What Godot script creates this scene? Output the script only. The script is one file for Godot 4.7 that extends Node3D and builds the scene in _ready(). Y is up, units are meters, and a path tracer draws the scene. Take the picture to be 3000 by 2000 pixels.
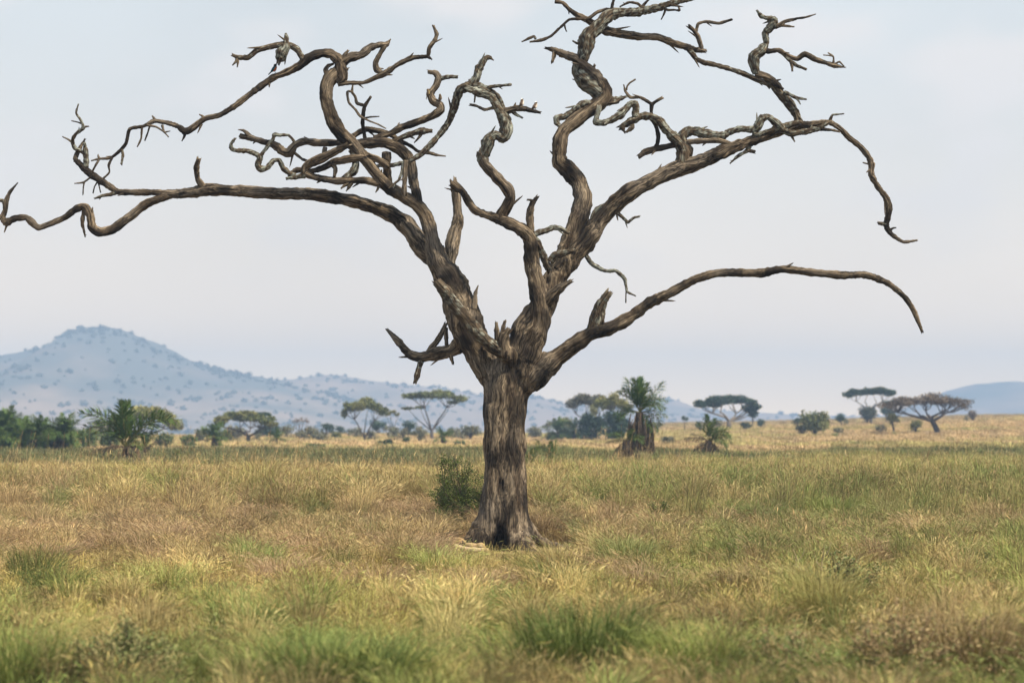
extends Node3D
# A dead tree on a savanna plain: hazy daylight, long lens.

const K := 0.00018          # tangent of one photograph pixel
const EYE := 2.02           # height of the eye above the ground at the tree
const TREE_D := 30.0        # metres to the tree
const TAN_P := 0.04284      # tilt of the lens above the horizon

var rng := RandomNumberGenerator.new()
var nz := FastNoiseLite.new()
var nz2 := FastNoiseLite.new()
var mats := {}
var used_names := {}
var pitch := atan(TAN_P)

func _ready() -> void:
	rng.seed = 4711
	nz.seed = 11
	nz.noise_type = FastNoiseLite.TYPE_SIMPLEX_SMOOTH
	nz.fractal_type = FastNoiseLite.FRACTAL_NONE
	nz.frequency = 1.0
	nz2.seed = 29
	nz2.noise_type = FastNoiseLite.TYPE_SIMPLEX_SMOOTH
	nz2.fractal_octaves = 4
	nz2.frequency = 1.0
	set_camera()
	set_light()
	make_materials()
	build_ground()
	build_hills()
	build_background()
	build_grass()
	build_dead_tree()
	build_shrubs()
	build_lion()
	build_birds()

# ------------------------------------------------------------------ camera, sky, sun
func set_camera() -> void:
	var cam := Camera3D.new()
	cam.name = "camera"
	var at := CameraAttributesPhysical.new()
	at.frustum_focal_length = 97.22
	at.frustum_focus_distance = 29.6
	at.frustum_near = 0.2
	at.frustum_far = 12000.0
	at.exposure_aperture = 2.4
	cam.attributes = at
	cam.fov = rad_to_deg(2.0 * atan(1000.0 * K))
	cam.near = 0.2
	cam.far = 12000.0
	cam.position = Vector3(0, EYE, 0)
	cam.rotation = Vector3(pitch, 0, 0)
	cam.current = true
	add_child(cam)

func set_light() -> void:
	var sun := DirectionalLight3D.new()
	sun.name = "sun"
	sun.light_energy = 1.6
	sun.light_angular_distance = 2.5
	sun.light_color = Color(1.0, 0.94, 0.84)
	sun.shadow_enabled = true
	add_child(sun)
	sun.look_at_from_position(Vector3(0.50, 0.82, 0.34), Vector3.ZERO)
	var e := Environment.new()
	e.background_mode = Environment.BG_SKY
	e.tonemap_mode = Environment.TONE_MAPPER_LINEAR
	e.tonemap_exposure = 1.36
	e.sdfgi_enabled = true
	e.ssao_enabled = true
	e.ssil_enabled = true
	e.fog_enabled = true
	e.fog_density = 0.00066
	e.fog_light_color = Color(0.70, 0.832, 1.0)
	var sky := Sky.new()
	var sm := PanoramaSkyMaterial.new()
	sm.panorama = sky_texture()
	sky.sky_material = sm
	e.sky = sky
	var we := WorldEnvironment.new()
	we.name = "environment"
	we.environment = e
	add_child(we)

func sky_texture() -> ImageTexture:
	# thin bright overcast: pale at the horizon, a little blue higher up, soft patches of cloud all round
	var w := 1536
	var h := 768
	var buf := PackedFloat32Array()
	buf.resize(w * h * 3)
	var i := 0
	for y in h:
		var el := (0.5 - (y + 0.5) / h) * PI
		var up := clampf(el / 0.24, 0.0, 1.0)
		var up2 := clampf(el / 1.2, 0.0, 1.0)
		var low := exp(-maxf(el, 0.0) / 0.052)
		var ce := cos(el)
		var se := sin(el)
		for x in w:
			var az := ((x + 0.5) / w - 0.5) * TAU
			var p := Vector3(ce * sin(az), se * 3.0, -ce * cos(az))
			var c := Vector3(0.675, 0.655, 0.622).lerp(Vector3(0.575, 0.635, 0.665), up * 0.85)
			c = c.lerp(Vector3(0.54, 0.61, 0.70), up2 * 0.5)
			c = c.lerp(Vector3(2.35, 1.58, 0.80), low * 0.88)
			if el > -0.02:
				var veil := nz2.get_noise_3d(p.x * 2.6 + 7.0, p.y * 2.0, p.z * 2.6)
				var puff := nz2.get_noise_3d(p.x * 5.5 + 1.3, p.y * 4.2 + 4.0, p.z * 5.5)
				c *= 1.0 + 0.09 * veil + 0.07 * cos(az + 0.9)
				var k := smoothstep(0.0, 0.42, puff) * 0.8 * smoothstep(0.05, 0.16, el)
				c = c.lerp(Vector3(0.72, 0.685, 0.665), k)
			buf[i] = c.x
			buf[i + 1] = c.y
			buf[i + 2] = c.z
			i += 3
	var im := Image.create_from_data(w, h, false, Image.FORMAT_RGBF, buf.to_byte_array())
	return ImageTexture.create_from_image(im)

# ------------------------------------------------------------------ places
func pt(px: float, py: float, d: float) -> Vector3:
	# the point d metres out that lies in the direction of that spot of the photograph
	var a := (px - 1500.0) * K
	var b := (1000.0 - py) * K
	var y := b * cos(pitch) + sin(pitch)
	var z := cos(pitch) - b * sin(pitch)
	var t := d / z
	return Vector3(a * t, EYE + y * t, -d)

func row_of(y: float, d: float) -> float:
	return 1000.0 - tan(atan((y - EYE) / d) - pitch) / K

func terrain(x: float, z: float) -> float:
	var d := Vector2(x, z).length()
	var a := x / maxf(-z, 1.0) if z < -1.0 else 0.0
	var wr := smoothstep(0.015, 0.09, a)
	var rise := (1.75 + 9.0 * clampf(a - 0.08, 0.0, 0.3)) * wr * smoothstep(120.0, 430.0, d)
	var crest := lerpf(262.0, 440.0, wr)
	var drop := 14.0 * smoothstep(crest, crest + 700.0, d)
	var bump := 0.10 * nz.get_noise_2d(x * 0.05 + 3.0, z * 0.05) * smoothstep(5.0, 60.0, absf(d - 30.0)) + 0.35 * nz.get_noise_2d(x * 0.008, z * 0.008 + 9.0) * smoothstep(120.0, 240.0, d)
	return rise - drop + bump

func ground_at(px: float, py: float) -> Vector3:
	# where the line of sight through that spot meets the terrain
	var d := 10.0
	var best := 10.0
	var top := 1e9
	while d < 520.0:
		var x := (px - 1500.0) * K * d
		var y := terrain(x, -d)
		var r := row_of(y, d)
		if r < top:
			top = r
			best = d
		if r <= py:
			best = d
			break
		d *= 1.004
	var xx := (px - 1500.0) * K * best
	return Vector3(xx, terrain(xx, -best), -best)

# ------------------------------------------------------------------ nodes
func numbered(n: String) -> String:
	var c: int = used_names.get(n, 0)
	used_names[n] = c + 1
	return n if c == 0 else "%s_%03d" % [n, c]

func thing(called: String, label: String, category: String, at: Vector3, group := "") -> Node3D:
	var o := Node3D.new()
	o.name = numbered(called)
	add_child(o)
	o.position = at
	tag(o, label, category, group)
	return o

func tag(o: Node, label: String, category: String, group := "", kind := "") -> void:
	o.set_meta("label", label)
	o.set_meta("category", category)
	if group != "":
		o.set_meta("group", group)
	if kind != "":
		o.set_meta("kind", kind)

func part(called: String, mesh: Mesh, mat: Material, parent: Node) -> MeshInstance3D:
	var o := MeshInstance3D.new()
	o.name = called
	o.mesh = mesh
	o.material_override = mat
	parent.add_child(o, true)
	return o

# ------------------------------------------------------------------ meshes
func commit(v: PackedVector3Array, c: PackedColorArray, idx: PackedInt32Array, uv := PackedVector2Array(), n := PackedVector3Array()) -> ArrayMesh:
	var arr := []
	arr.resize(Mesh.ARRAY_MAX)
	arr[Mesh.ARRAY_VERTEX] = v
	if n.size():
		arr[Mesh.ARRAY_NORMAL] = n
	else:
		arr[Mesh.ARRAY_NORMAL] = smooth_normals(v, idx)
	if c.size():
		arr[Mesh.ARRAY_COLOR] = c
	if uv.size():
		arr[Mesh.ARRAY_TEX_UV] = uv
	arr[Mesh.ARRAY_INDEX] = idx
	var m := ArrayMesh.new()
	m.add_surface_from_arrays(Mesh.PRIMITIVE_TRIANGLES, arr)
	return m

func smooth_normals(v: PackedVector3Array, idx: PackedInt32Array) -> PackedVector3Array:
	var n := PackedVector3Array()
	n.resize(v.size())
	for t in range(0, idx.size(), 3):
		var a := idx[t]
		var b := idx[t + 1]
		var c := idx[t + 2]
		var f := (v[c] - v[a]).cross(v[b] - v[a])
		n[a] += f
		n[b] += f
		n[c] += f
	for i in n.size():
		n[i] = n[i].normalized() if n[i].length_squared() > 1e-20 else Vector3.UP
	return n

# --- wood: weathered streaks, charred patches, pale lichen crusts (all of them show in the photograph as matter)
const BROWN := Vector3(0.115, 0.088, 0.065)
const TAN := Vector3(0.480, 0.395, 0.292)
const CHAR := Vector3(0.040, 0.034, 0.031)
const GREY := Vector3(0.330, 0.295, 0.255)
const LICHEN := Vector3(0.500, 0.550, 0.505)

func wood_color(p: Vector3, streak: float, style: int) -> Color:
	var patch := nz.get_noise_3d(p.x * 1.3 + 5.0, p.y * 1.3, p.z * 1.3)
	var fine := nz.get_noise_3d(p.x * 17.0, p.y * 17.0, p.z * 17.0)
	var c: Vector3
	if style == 1 or style == 4:
		c = BROWN.lerp(Vector3(0.27, 0.22, 0.16), clampf(0.5 + 0.9 * streak + 0.5 * fine, 0.0, 1.0))
		var li := nz.get_noise_3d(p.x * 12.0 + 40.0, p.y * 12.0, p.z * 12.0) * 0.6 + fine * 0.55 + 0.35 * nz.get_noise_3d(p.x * 1.9, p.y * 1.9 + 31.0, p.z * 1.9)
		c = c.lerp(LICHEN, smoothstep(0.04, 0.2, li - (0.3 if style == 4 else 0.0)) * 0.85)
	elif style == 2:
		c = TAN.lerp(GREY, clampf(0.5 + fine, 0.0, 1.0)).lerp(BROWN, clampf(0.15 - streak * 1.1, 0.0, 0.9))
	else:
		c = BROWN.lerp(TAN, clampf(0.42 + 1.25 * streak + 0.3 * fine, 0.0, 1.0))
		c = c.lerp(GREY, clampf(patch * 0.9, 0.0, 0.55))
		var ch := nz.get_noise_3d(p.x * 1.9 + 20.0, p.y * 1.6, p.z * 1.9) + 0.35 * streak + 0.2 * fine
		c = c.lerp(CHAR, smoothstep(0.18, 0.46, ch) * 0.85)
		if style == 3:
			c = c.lerp(BROWN, 0.5)
	return Color(c.x, c.y, c.z)

func spline(src: PackedVector3Array, rad: PackedFloat32Array, fine: float) -> Array:
	var p := PackedVector3Array()
	var r := PackedFloat32Array()
	var n := src.size()
	for i in n - 1:
		var a := src[maxi(i - 1, 0)]
		var b := src[i]
		var c := src[i + 1]
		var d := src[mini(i + 2, n - 1)]
		var step := clampf(minf(rad[i], rad[i + 1]) * fine, 0.014, 0.05)
		var m := maxi(1, int(ceil(b.distance_to(c) / step)))
		for k in m:
			var t := float(k) / m
			p.append(b.cubic_interpolate(c, a, d, t).lerp(b.lerp(c, t), 0.4))
			r.append(lerpf(rad[i], rad[i + 1], t * t * (3.0 - 2.0 * t)))
	p.append(src[n - 1])
	r.append(rad[n - 1])
	return [p, r]

func tube(src: PackedVector3Array, rad: PackedFloat32Array, style: int, seg: int, rough: float, shift: float, fine := 0.55) -> ArrayMesh:
	var sp := spline(src, rad, fine)
	var p: PackedVector3Array = sp[0]
	var r: PackedFloat32Array = sp[1]
	var v := PackedVector3Array()
	var c := PackedColorArray()
	var uv := PackedVector2Array()
	var idx := PackedInt32Array()
	var tang := (p[1] - p[0]).normalized()
	var side := tang.cross(Vector3(0.21, 0.3, 0.93)).normalized()
	var run := 0.0
	var n := p.size()
	var rmax := 0.0
	for q in rad:
		rmax = maxf(rmax, q)
	var wraps := maxf(1.0, round(rmax * 10.0))
	var along_amp := 0.62 if style == 1 else 0.42
	var spurs := []
	var next := 0.25 + 0.3 * absf(nz.get_noise_1d(shift * 9.0))
	for i in n:
		var nt := (p[mini(i + 1, n - 1)] - p[maxi(i - 1, 0)]).normalized()
		if nt.length_squared() > 0.5:
			side = (side - nt * side.dot(nt)).normalized()
			tang = nt
		var up := tang.cross(side)
		if i > 0:
			run += p[i].distance_to(p[i - 1])
		var last := i == n - 1
		if run > next and i < n - 3:
			spurs.append([i, side, up, tang, run])
			next = run + 0.22 + 1.6 * absf(nz.get_noise_1d(run * 5.0 + shift * 4.0)) + r[i] * 1.5
		var bulge := 1.0 + 0.12 * nz.get_noise_2d(run * 3.1 / maxf(r[i] * 8.0, 0.25) + shift, shift * 3.0)
		for k in seg + 1:
			var th := TAU * (k % seg) / seg
			var ct := cos(th)
			var sn := sin(th)
			var ridge := nz.get_noise_3d(ct * 1.9 + shift, sn * 1.9, run * along_amp / maxf(r[i] * 4.0, 0.08) + shift * 2.0)
			var grain := nz.get_noise_3d(ct * 4.2 + shift, sn * 4.2 + 3.0, run * 1.6 + shift)
			var crust := nz.get_noise_3d(p[i].x * 14.0 + ct, p[i].y * 14.0 + sn, p[i].z * 14.0 + shift)
			var knot := nz.get_noise_3d(ct * 0.9 + shift * 5.0, sn * 0.9, run / maxf(r[i] * 5.0, 0.06) + 8.0)
			var rr := r[i] * bulge * (1.0 + rough * (0.55 * ridge + 0.35 * grain + 0.75 * maxf(knot - 0.15, 0.0)) + (0.20 * crust if style == 1 else 0.07 * crust))
			var q := p[i] + (side * ct + up * sn) * rr
			if last:
				q += tang * r[i] * (0.5 + 2.2 * absf(nz.get_noise_2d(k % seg * 1.7, shift * 7.0)))
			v.append(q)
			c.append(wood_color(q, grain * 0.75 + ridge * 0.4, style))
			uv.append(Vector2(float(k) / seg * wraps, run * 0.9))
	var w := seg + 1
	for i in n - 1:
		for k in seg:
			var a := i * w + k
			idx.append_array(PackedInt32Array([a, a + w, a + 1, a + 1, a + w, a + w + 1]))
	for q in spurs:
		# snags: stumps of broken twigs
		var u := absf(nz.get_noise_2d(q[4] * 7.0, shift)) * 2.0
		var th := nz.get_noise_2d(q[4] * 11.0 + 3.0, shift) * 9.0
		var out: Vector3 = q[1] * cos(th) + q[2] * sin(th)
		var rb: float = minf(r[q[0]] * 0.42, 0.02) + 0.003
		var long: float = minf(r[q[0]], 0.05) * (0.9 + 1.8 * u) + 0.012
		var dir: Vector3 = (out + q[3] * (0.3 + 0.9 * u)).normalized()
		var root: Vector3 = p[q[0]] + out * r[q[0]] * 0.8
		var e1 := dir.cross(q[3]).normalized()
		var e2 := dir.cross(e1)
		var o := v.size()
		for lvl in 2:
			for k in 5:
				var sa := TAU * k / 5.0
				var pos: Vector3 = root + dir * long * (0.0 if lvl == 0 else 0.8) + (e1 * cos(sa) + e2 * sin(sa)) * rb * (1.0 if lvl == 0 else 0.45) + (q[3] * long * 0.2 if lvl == 1 else Vector3.ZERO)
				v.append(pos)
				c.append(wood_color(pos, 0.1, style))
				uv.append(Vector2(k * 0.2, lvl * 0.1))
		v.append(root + dir * long + q[3] * long * 0.28)
		c.append(Color(BROWN.x, BROWN.y, BROWN.z))
		uv.append(Vector2(0.5, 0.2))
		for k in 5:
			var k2 := (k + 1) % 5
			idx.append_array(PackedInt32Array([o + k, o + 5 + k, o + k2, o + k2, o + 5 + k, o + 5 + k2, o + 5 + k, o + 10, o + 5 + k2]))
	for e in 2:
		var ring := 0 if e == 0 else (n - 1) * w
		v.append(p[0] - (p[1] - p[0]).normalized() * 0.2 * r[0] if e == 0 else p[n - 1] + tang * r[n - 1] * 0.3)
		c.append(Color(TAN.x * 0.7, TAN.y * 0.7, TAN.z * 0.7))
		uv.append(Vector2(0.5, run))
		var mid := v.size() - 1
		for k in seg:
			if e == 0:
				idx.append_array(PackedInt32Array([ring + k, ring + k + 1, mid]))
			else:
				idx.append_array(PackedInt32Array([ring + k + 1, ring + k, mid]))
	return commit(v, c, idx, uv, seam_normals(v, idx, n, w))

func seam_normals(v: PackedVector3Array, idx: PackedInt32Array, rings: int, w: int) -> PackedVector3Array:
	var n := smooth_normals(v, idx)
	for i in rings:
		var s := (n[i * w] + n[i * w + w - 1]).normalized()
		n[i * w] = s
		n[i * w + w - 1] = s
	return n

func plain_tube(src: PackedVector3Array, rad: PackedFloat32Array, seg: int, tint: Vector3, v: PackedVector3Array, c: PackedColorArray, idx: PackedInt32Array) -> void:
	# a cheap tapered limb, joined to the given arrays
	var tang := (src[1] - src[0]).normalized()
	var side := tang.cross(Vector3(0.2, 0.31, 0.93)).normalized()
	var n := src.size()
	var first := v.size()
	for i in n:
		var nt := (src[mini(i + 1, n - 1)] - src[maxi(i - 1, 0)]).normalized()
		side = (side - nt * side.dot(nt)).normalized()
		var up := nt.cross(side)
		for k in seg:
			var th := TAU * k / seg
			v.append(src[i] + (side * cos(th) + up * sin(th)) * rad[i])
			var f := 1.0 + 0.35 * nz.get_noise_3d(k * 1.3, i * 0.9 + src[i].y, src[i].x)
			c.append(Color(tint.x * f, tint.y * f, tint.z * f))
	for i in n - 1:
		for k in seg:
			var a := first + i * seg + k
			var b := first + i * seg + (k + 1) % seg
			idx.append_array(PackedInt32Array([a, a + seg, b, b, a + seg, b + seg]))

# --- bodies from a field: tapered capsules joined by a smooth minimum, meshed as surface nets
func nets(bones: Array, k: float, cell: float, wrinkle: float, holes: Array, paint: Callable) -> ArrayMesh:
	var lo := Vector3(1e9, 1e9, 1e9)
	var hi := -lo
	for b in bones:
		var m: float = maxf(b[2], b[3]) + 0.04 + cell * 2.0 + wrinkle
		lo = lo.min(b[0] - Vector3.ONE * m).min(b[1] - Vector3.ONE * m)
		hi = hi.max(b[0] + Vector3.ONE * m).max(b[1] + Vector3.ONE * m)
	var nx := int((hi.x - lo.x) / cell) + 2
	var ny := int((hi.y - lo.y) / cell) + 2
	var nn := int((hi.z - lo.z) / cell) + 2
	var f := PackedFloat32Array()
	f.resize(nx * ny * nn)
	f.fill(9.0)
	for b in bones:
		field(f, lo, cell, nx, ny, nn, b, k, false)
	for b in holes:
		field(f, lo, cell, nx, ny, nn, b, k * 0.5, true)
	if wrinkle > 0.0:
		for z in nn:
			for y in ny:
				for x in nx:
					var i := x + nx * (y + ny * z)
					if absf(f[i]) < wrinkle * 2.5:
						var q := lo + Vector3(x, y, z) * cell
						f[i] += wrinkle * (0.9 * nz.get_noise_3d(q.x * 6.0, q.y * 0.6, q.z * 6.0) + 1.1 * pow(1.0 - absf(nz.get_noise_3d(q.x * 7.5 + 3.0, q.y * 0.75, q.z * 7.5)), 6.0) + 0.35 * nz.get_noise_3d(q.x * 17.0, q.y * 2.4 + 5.0, q.z * 17.0))
	var v := PackedVector3Array()
	var idx := PackedInt32Array()
	var at := PackedInt32Array()
	at.resize(nx * ny * nn)
	at.fill(-1)
	var offs := [0, 1, nx, nx + 1, nx * ny, nx * ny + 1, nx * ny + nx, nx * ny + nx + 1]
	var edges := [[0, 1], [2, 3], [4, 5], [6, 7], [0, 2], [1, 3], [4, 6], [5, 7], [0, 4], [1, 5], [2, 6], [3, 7]]
	for z in nn - 1:
		for y in ny - 1:
			for x in nx - 1:
				var i := x + nx * (y + ny * z)
				if absf(f[i]) > cell * 3.0:
					continue
				var inside := 0
				for o in offs:
					if f[i + o] < 0.0:
						inside += 1
				if inside == 0 or inside == 8:
					continue
				var sum := Vector3.ZERO
				var cnt := 0
				for e in edges:
					var fa: float = f[i + offs[e[0]]]
					var fb: float = f[i + offs[e[1]]]
					if (fa < 0.0) != (fb < 0.0):
						var t := fa / (fa - fb)
						var pa := Vector3(e[0] & 1, (e[0] >> 1) & 1, e[0] >> 2)
						var pb := Vector3(e[1] & 1, (e[1] >> 1) & 1, e[1] >> 2)
						sum += pa.lerp(pb, t)
						cnt += 1
				at[i] = v.size()
				v.append(lo + (Vector3(x, y, z) + sum / cnt) * cell)
	var sy := nx
	var sz := nx * ny
	for z in range(1, nn - 1):
		for y in range(1, ny - 1):
			for x in range(1, nx - 1):
				var i := x + nx * (y + ny * z)
				if at[i] < 0:
					continue
				var s := f[i] < 0.0
				if s != (f[i + 1] < 0.0):
					face(idx, at, i, i - sy, i - sy - sz, i - sz, s)
				if s != (f[i + sy] < 0.0):
					face(idx, at, i, i - sz, i - sz - 1, i - 1, s)
				if s != (f[i + sz] < 0.0):
					face(idx, at, i, i - 1, i - 1 - sy, i - sy, s)
	var n := smooth_normals(v, idx)
	var c := PackedColorArray()
	for i in v.size():
		c.append(paint.call(v[i], n[i]))
	return commit(v, c, idx, PackedVector2Array(), n)

func face(idx: PackedInt32Array, at: PackedInt32Array, a: int, b: int, c: int, d: int, s: bool) -> void:
	var q := [at[a], at[b], at[c], at[d]]
	if q.min() < 0:
		return
	if s:
		idx.append_array(PackedInt32Array([q[0], q[2], q[1], q[0], q[3], q[2]]))
	else:
		idx.append_array(PackedInt32Array([q[0], q[1], q[2], q[0], q[2], q[3]]))

func field(f: PackedFloat32Array, lo: Vector3, cell: float, nx: int, ny: int, nn: int, b: Array, k: float, carve: bool) -> void:
	var p0: Vector3 = b[0]
	var p1: Vector3 = b[1]
	var r0: float = b[2]
	var r1: float = b[3]
	var reach := maxf(r0, r1) + k + cell * 4.0
	var m0 := ((p0.min(p1) - Vector3.ONE * reach - lo) / cell).floor()
	var m1 := ((p0.max(p1) + Vector3.ONE * reach - lo) / cell).ceil()
	var ax := p1 - p0
	var ll := maxf(ax.length_squared(), 1e-9)
	for z in range(maxi(0, int(m0.z)), mini(nn, int(m1.z) + 1)):
		for y in range(maxi(0, int(m0.y)), mini(ny, int(m1.y) + 1)):
			var i := maxi(0, int(m0.x)) + nx * (y + ny * z)
			for x in range(maxi(0, int(m0.x)), mini(nx, int(m1.x) + 1)):
				var q := lo + Vector3(x, y, z) * cell
				var t := clampf((q - p0).dot(ax) / ll, 0.0, 1.0)
				var dd := (q - p0 - ax * t).length() - lerpf(r0, r1, t)
				var o := f[i]
				if carve:
					var h := maxf(k - absf(o + dd), 0.0) / k
					f[i] = maxf(o, -dd) + h * h * k * 0.25
				else:
					var h := maxf(k - absf(o - dd), 0.0) / k
					f[i] = minf(o, dd) - h * h * k * 0.25
				i += 1

# --- leaves: many small faces spread through given lobes
func leaf_cloud(lobes: Array, count: int, size: float, tones: Array, flat: float, r: RandomNumberGenerator) -> ArrayMesh:
	# lobe: [centre, radii]; leaves sit mostly near the outside of their lobe
	var v := PackedVector3Array()
	var c := PackedColorArray()
	var idx := PackedInt32Array()
	var total := 0.0
	for l in lobes:
		total += pow(l[1].x * l[1].y * l[1].z, 0.667)
	for l in lobes:
		var ce: Vector3 = l[0]
		var ra: Vector3 = l[1]
		var m := int(count * pow(ra.x * ra.y * ra.z, 0.667) / total) + 1
		var lt: Vector3 = tones[r.randi() % tones.size()]
		for i in m:
			var u := Vector3(r.randfn(), r.randfn(), r.randfn()).normalized() * pow(r.randf(), 0.45)
			var bump := 1.0 + 0.35 * nz.get_noise_3d(u.x * 2.2 + ce.x * 3.0, u.y * 2.2, u.z * 2.2 + ce.z)
			var p := ce + u * ra * bump
			var nrm := (Vector3(r.randfn(), r.randfn(), r.randfn()) + Vector3(0, flat, 0)).normalized()
			var a := nrm.cross(Vector3(r.randfn(), r.randfn(), r.randfn())).normalized()
			var b := nrm.cross(a)
			var s := size * r.randf_range(0.6, 1.4)
			var t: Vector3 = lt.lerp(tones[r.randi() % tones.size()], 0.35) * r.randf_range(0.75, 1.25)
			leaf(v, c, idx, p, a * s, b * s * 0.5, nrm, Color(t.x, t.y, t.z))
	return commit(v, c, idx, PackedVector2Array(), leaf_normals(v, idx))

func leaf(v: PackedVector3Array, c: PackedColorArray, idx: PackedInt32Array, p: Vector3, a: Vector3, b: Vector3, _n: Vector3, col: Color) -> void:
	var o := v.size()
	v.append(p - a)
	v.append(p + b)
	v.append(p + a)
	v.append(p - b)
	for i in 4:
		c.append(col)
	idx.append_array(PackedInt32Array([o, o + 1, o + 2, o, o + 2, o + 3]))

func leaf_normals(v: PackedVector3Array, idx: PackedInt32Array) -> PackedVector3Array:
	return smooth_normals(v, idx)

# ------------------------------------------------------------------ materials
func make_materials() -> void:
	var wood := StandardMaterial3D.new()
	wood.resource_name = "weathered_wood"
	wood.vertex_color_use_as_albedo = true
	wood.roughness = 0.92
	wood.metallic_specular = 0.25
	var g := grain_images()
	wood.albedo_texture = g[0]
	wood.normal_enabled = true
	wood.normal_texture = g[1]
	wood.normal_scale = 1.3
	mats.wood = wood
	var trunk := StandardMaterial3D.new()
	trunk.resource_name = "weathered_trunk"
	trunk.vertex_color_use_as_albedo = true
	trunk.roughness = 0.92
	trunk.metallic_specular = 0.25
	trunk.albedo_texture = g[0]
	trunk.normal_enabled = true
	trunk.normal_texture = g[1]
	trunk.normal_scale = 1.3
	trunk.uv1_triplanar = true
	trunk.uv1_scale = Vector3(1.3, 0.8, 1.3)
	mats.trunk = trunk
	mats.leaf = coloured("leaf", 0.65, 0.35)
	mats.grass = coloured("grass_blade", 0.75, 0.5)
	mats.grass_own = mats.grass
	var eye := StandardMaterial3D.new()
	eye.resource_name = "eye"
	eye.albedo_color = Color(0.08, 0.07, 0.06)
	eye.roughness = 0.2
	mats.eye = eye
	mats.bark = coloured("bark", 0.95, 0.0)
	mats.fur = coloured("fur", 0.9, 0.0)
	mats.feather = coloured("feather", 0.6, 0.0)
	var soil := coloured("dry_soil", 1.0, 0.0)
	var nt := NoiseTexture2D.new()
	nt.width = 512
	nt.height = 512
	nt.seamless = true
	var fn := FastNoiseLite.new()
	fn.seed = 8
	fn.frequency = 0.02
	fn.fractal_octaves = 5
	nt.noise = fn
	var ramp := Gradient.new()
	ramp.offsets = PackedFloat32Array([0.0, 1.0])
	ramp.colors = PackedColorArray([Color(0.66, 0.64, 0.6), Color(1, 1, 1)])
	nt.color_ramp = ramp
	soil.albedo_texture = nt
	soil.uv1_triplanar = true
	soil.uv1_world_triplanar = true
	soil.uv1_scale = Vector3(0.11, 0.11, 0.11)
	mats.soil = soil
	var hill := coloured("hillside", 1.0, 0.0)
	mats.hill = hill

func coloured(n: String, rough: float, back: float) -> StandardMaterial3D:
	var m := StandardMaterial3D.new()
	m.resource_name = n
	m.vertex_color_use_as_albedo = true
	m.roughness = rough
	m.metallic_specular = 0.25
	m.cull_mode = BaseMaterial3D.CULL_DISABLED
	if back > 0.0:
		m.backlight_enabled = true
		m.backlight = Color(back, back, back * 0.8)
	return m

func grain_images() -> Array:
	# long fibres and checks along v
	var s := 512
	var im := Image.create_empty(s, s, false, Image.FORMAT_RGB8)
	var hm := Image.create_empty(s, s, false, Image.FORMAT_L8)
	for y in s:
		var ty := TAU * y / s
		for x in s:
			var tx := TAU * x / s
			var wv := 0.35 * nz.get_noise_3d(cos(ty) * 0.7, sin(ty) * 0.7, x * 0.01)
			var a := nz.get_noise_3d(cos(tx + wv) * 4.5, sin(tx + wv) * 4.5, 3.0 + 0.8 * cos(ty) + 0.4 * sin(ty))
			var b := nz.get_noise_3d(cos(tx + wv * 0.6) * 13.0, sin(tx + wv * 0.6) * 13.0, 1.7 * cos(ty) + 1.1 * sin(ty))
			var val := 0.74 + 0.30 * a + 0.20 * b
			var crack := smoothstep(0.40, 0.60, absf(b)) * 0.5
			val = clampf(val - crack, 0.2, 1.0)
			im.set_pixel(x, y, Color(val, val * 0.985, val * 0.965))
			hm.set_pixel(x, y, Color(val, val, val))
	var nm := hm.duplicate()
	nm.convert(Image.FORMAT_RGBA8)
	nm.bump_map_to_normal_map(3.0)
	return [ImageTexture.create_from_image(im), ImageTexture.create_from_image(nm)]

# ------------------------------------------------------------------ ground
func build_ground() -> void:
	var rings := PackedFloat32Array()
	var d := 2.0
	rings.append(0.0)
	while d < 2450.0:
		rings.append(d)
		d *= 1.035 if d < 700.0 else 1.09
	var angs := PackedFloat32Array()
	var a := -180.0
	while a < 180.0:
		angs.append(deg_to_rad(a))
		a += 0.6 if absf(a) < 24.0 else 6.0
	var v := PackedVector3Array()
	var c := PackedColorArray()
	var idx := PackedInt32Array()
	var w := angs.size()
	for r in rings:
		for t in angs:
			var x := sin(t) * r
			var z := -cos(t) * r
			v.append(Vector3(x, terrain(x, z), z))
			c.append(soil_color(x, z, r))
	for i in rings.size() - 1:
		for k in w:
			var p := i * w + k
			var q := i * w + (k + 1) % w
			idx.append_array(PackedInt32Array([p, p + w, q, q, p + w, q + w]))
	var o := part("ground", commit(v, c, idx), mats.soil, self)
	o.set_meta("kind", "structure")
	o.set_meta("label", "dry savanna soil under the grass, running to the hills")

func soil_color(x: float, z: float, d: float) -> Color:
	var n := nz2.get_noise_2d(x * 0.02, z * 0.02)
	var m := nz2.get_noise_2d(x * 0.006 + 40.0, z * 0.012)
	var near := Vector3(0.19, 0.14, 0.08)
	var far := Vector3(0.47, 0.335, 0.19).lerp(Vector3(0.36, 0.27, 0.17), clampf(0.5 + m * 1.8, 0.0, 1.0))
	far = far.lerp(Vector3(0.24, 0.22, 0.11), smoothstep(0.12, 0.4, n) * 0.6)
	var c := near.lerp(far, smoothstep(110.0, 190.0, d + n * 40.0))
	return Color(c.x, c.y, c.z)

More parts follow.
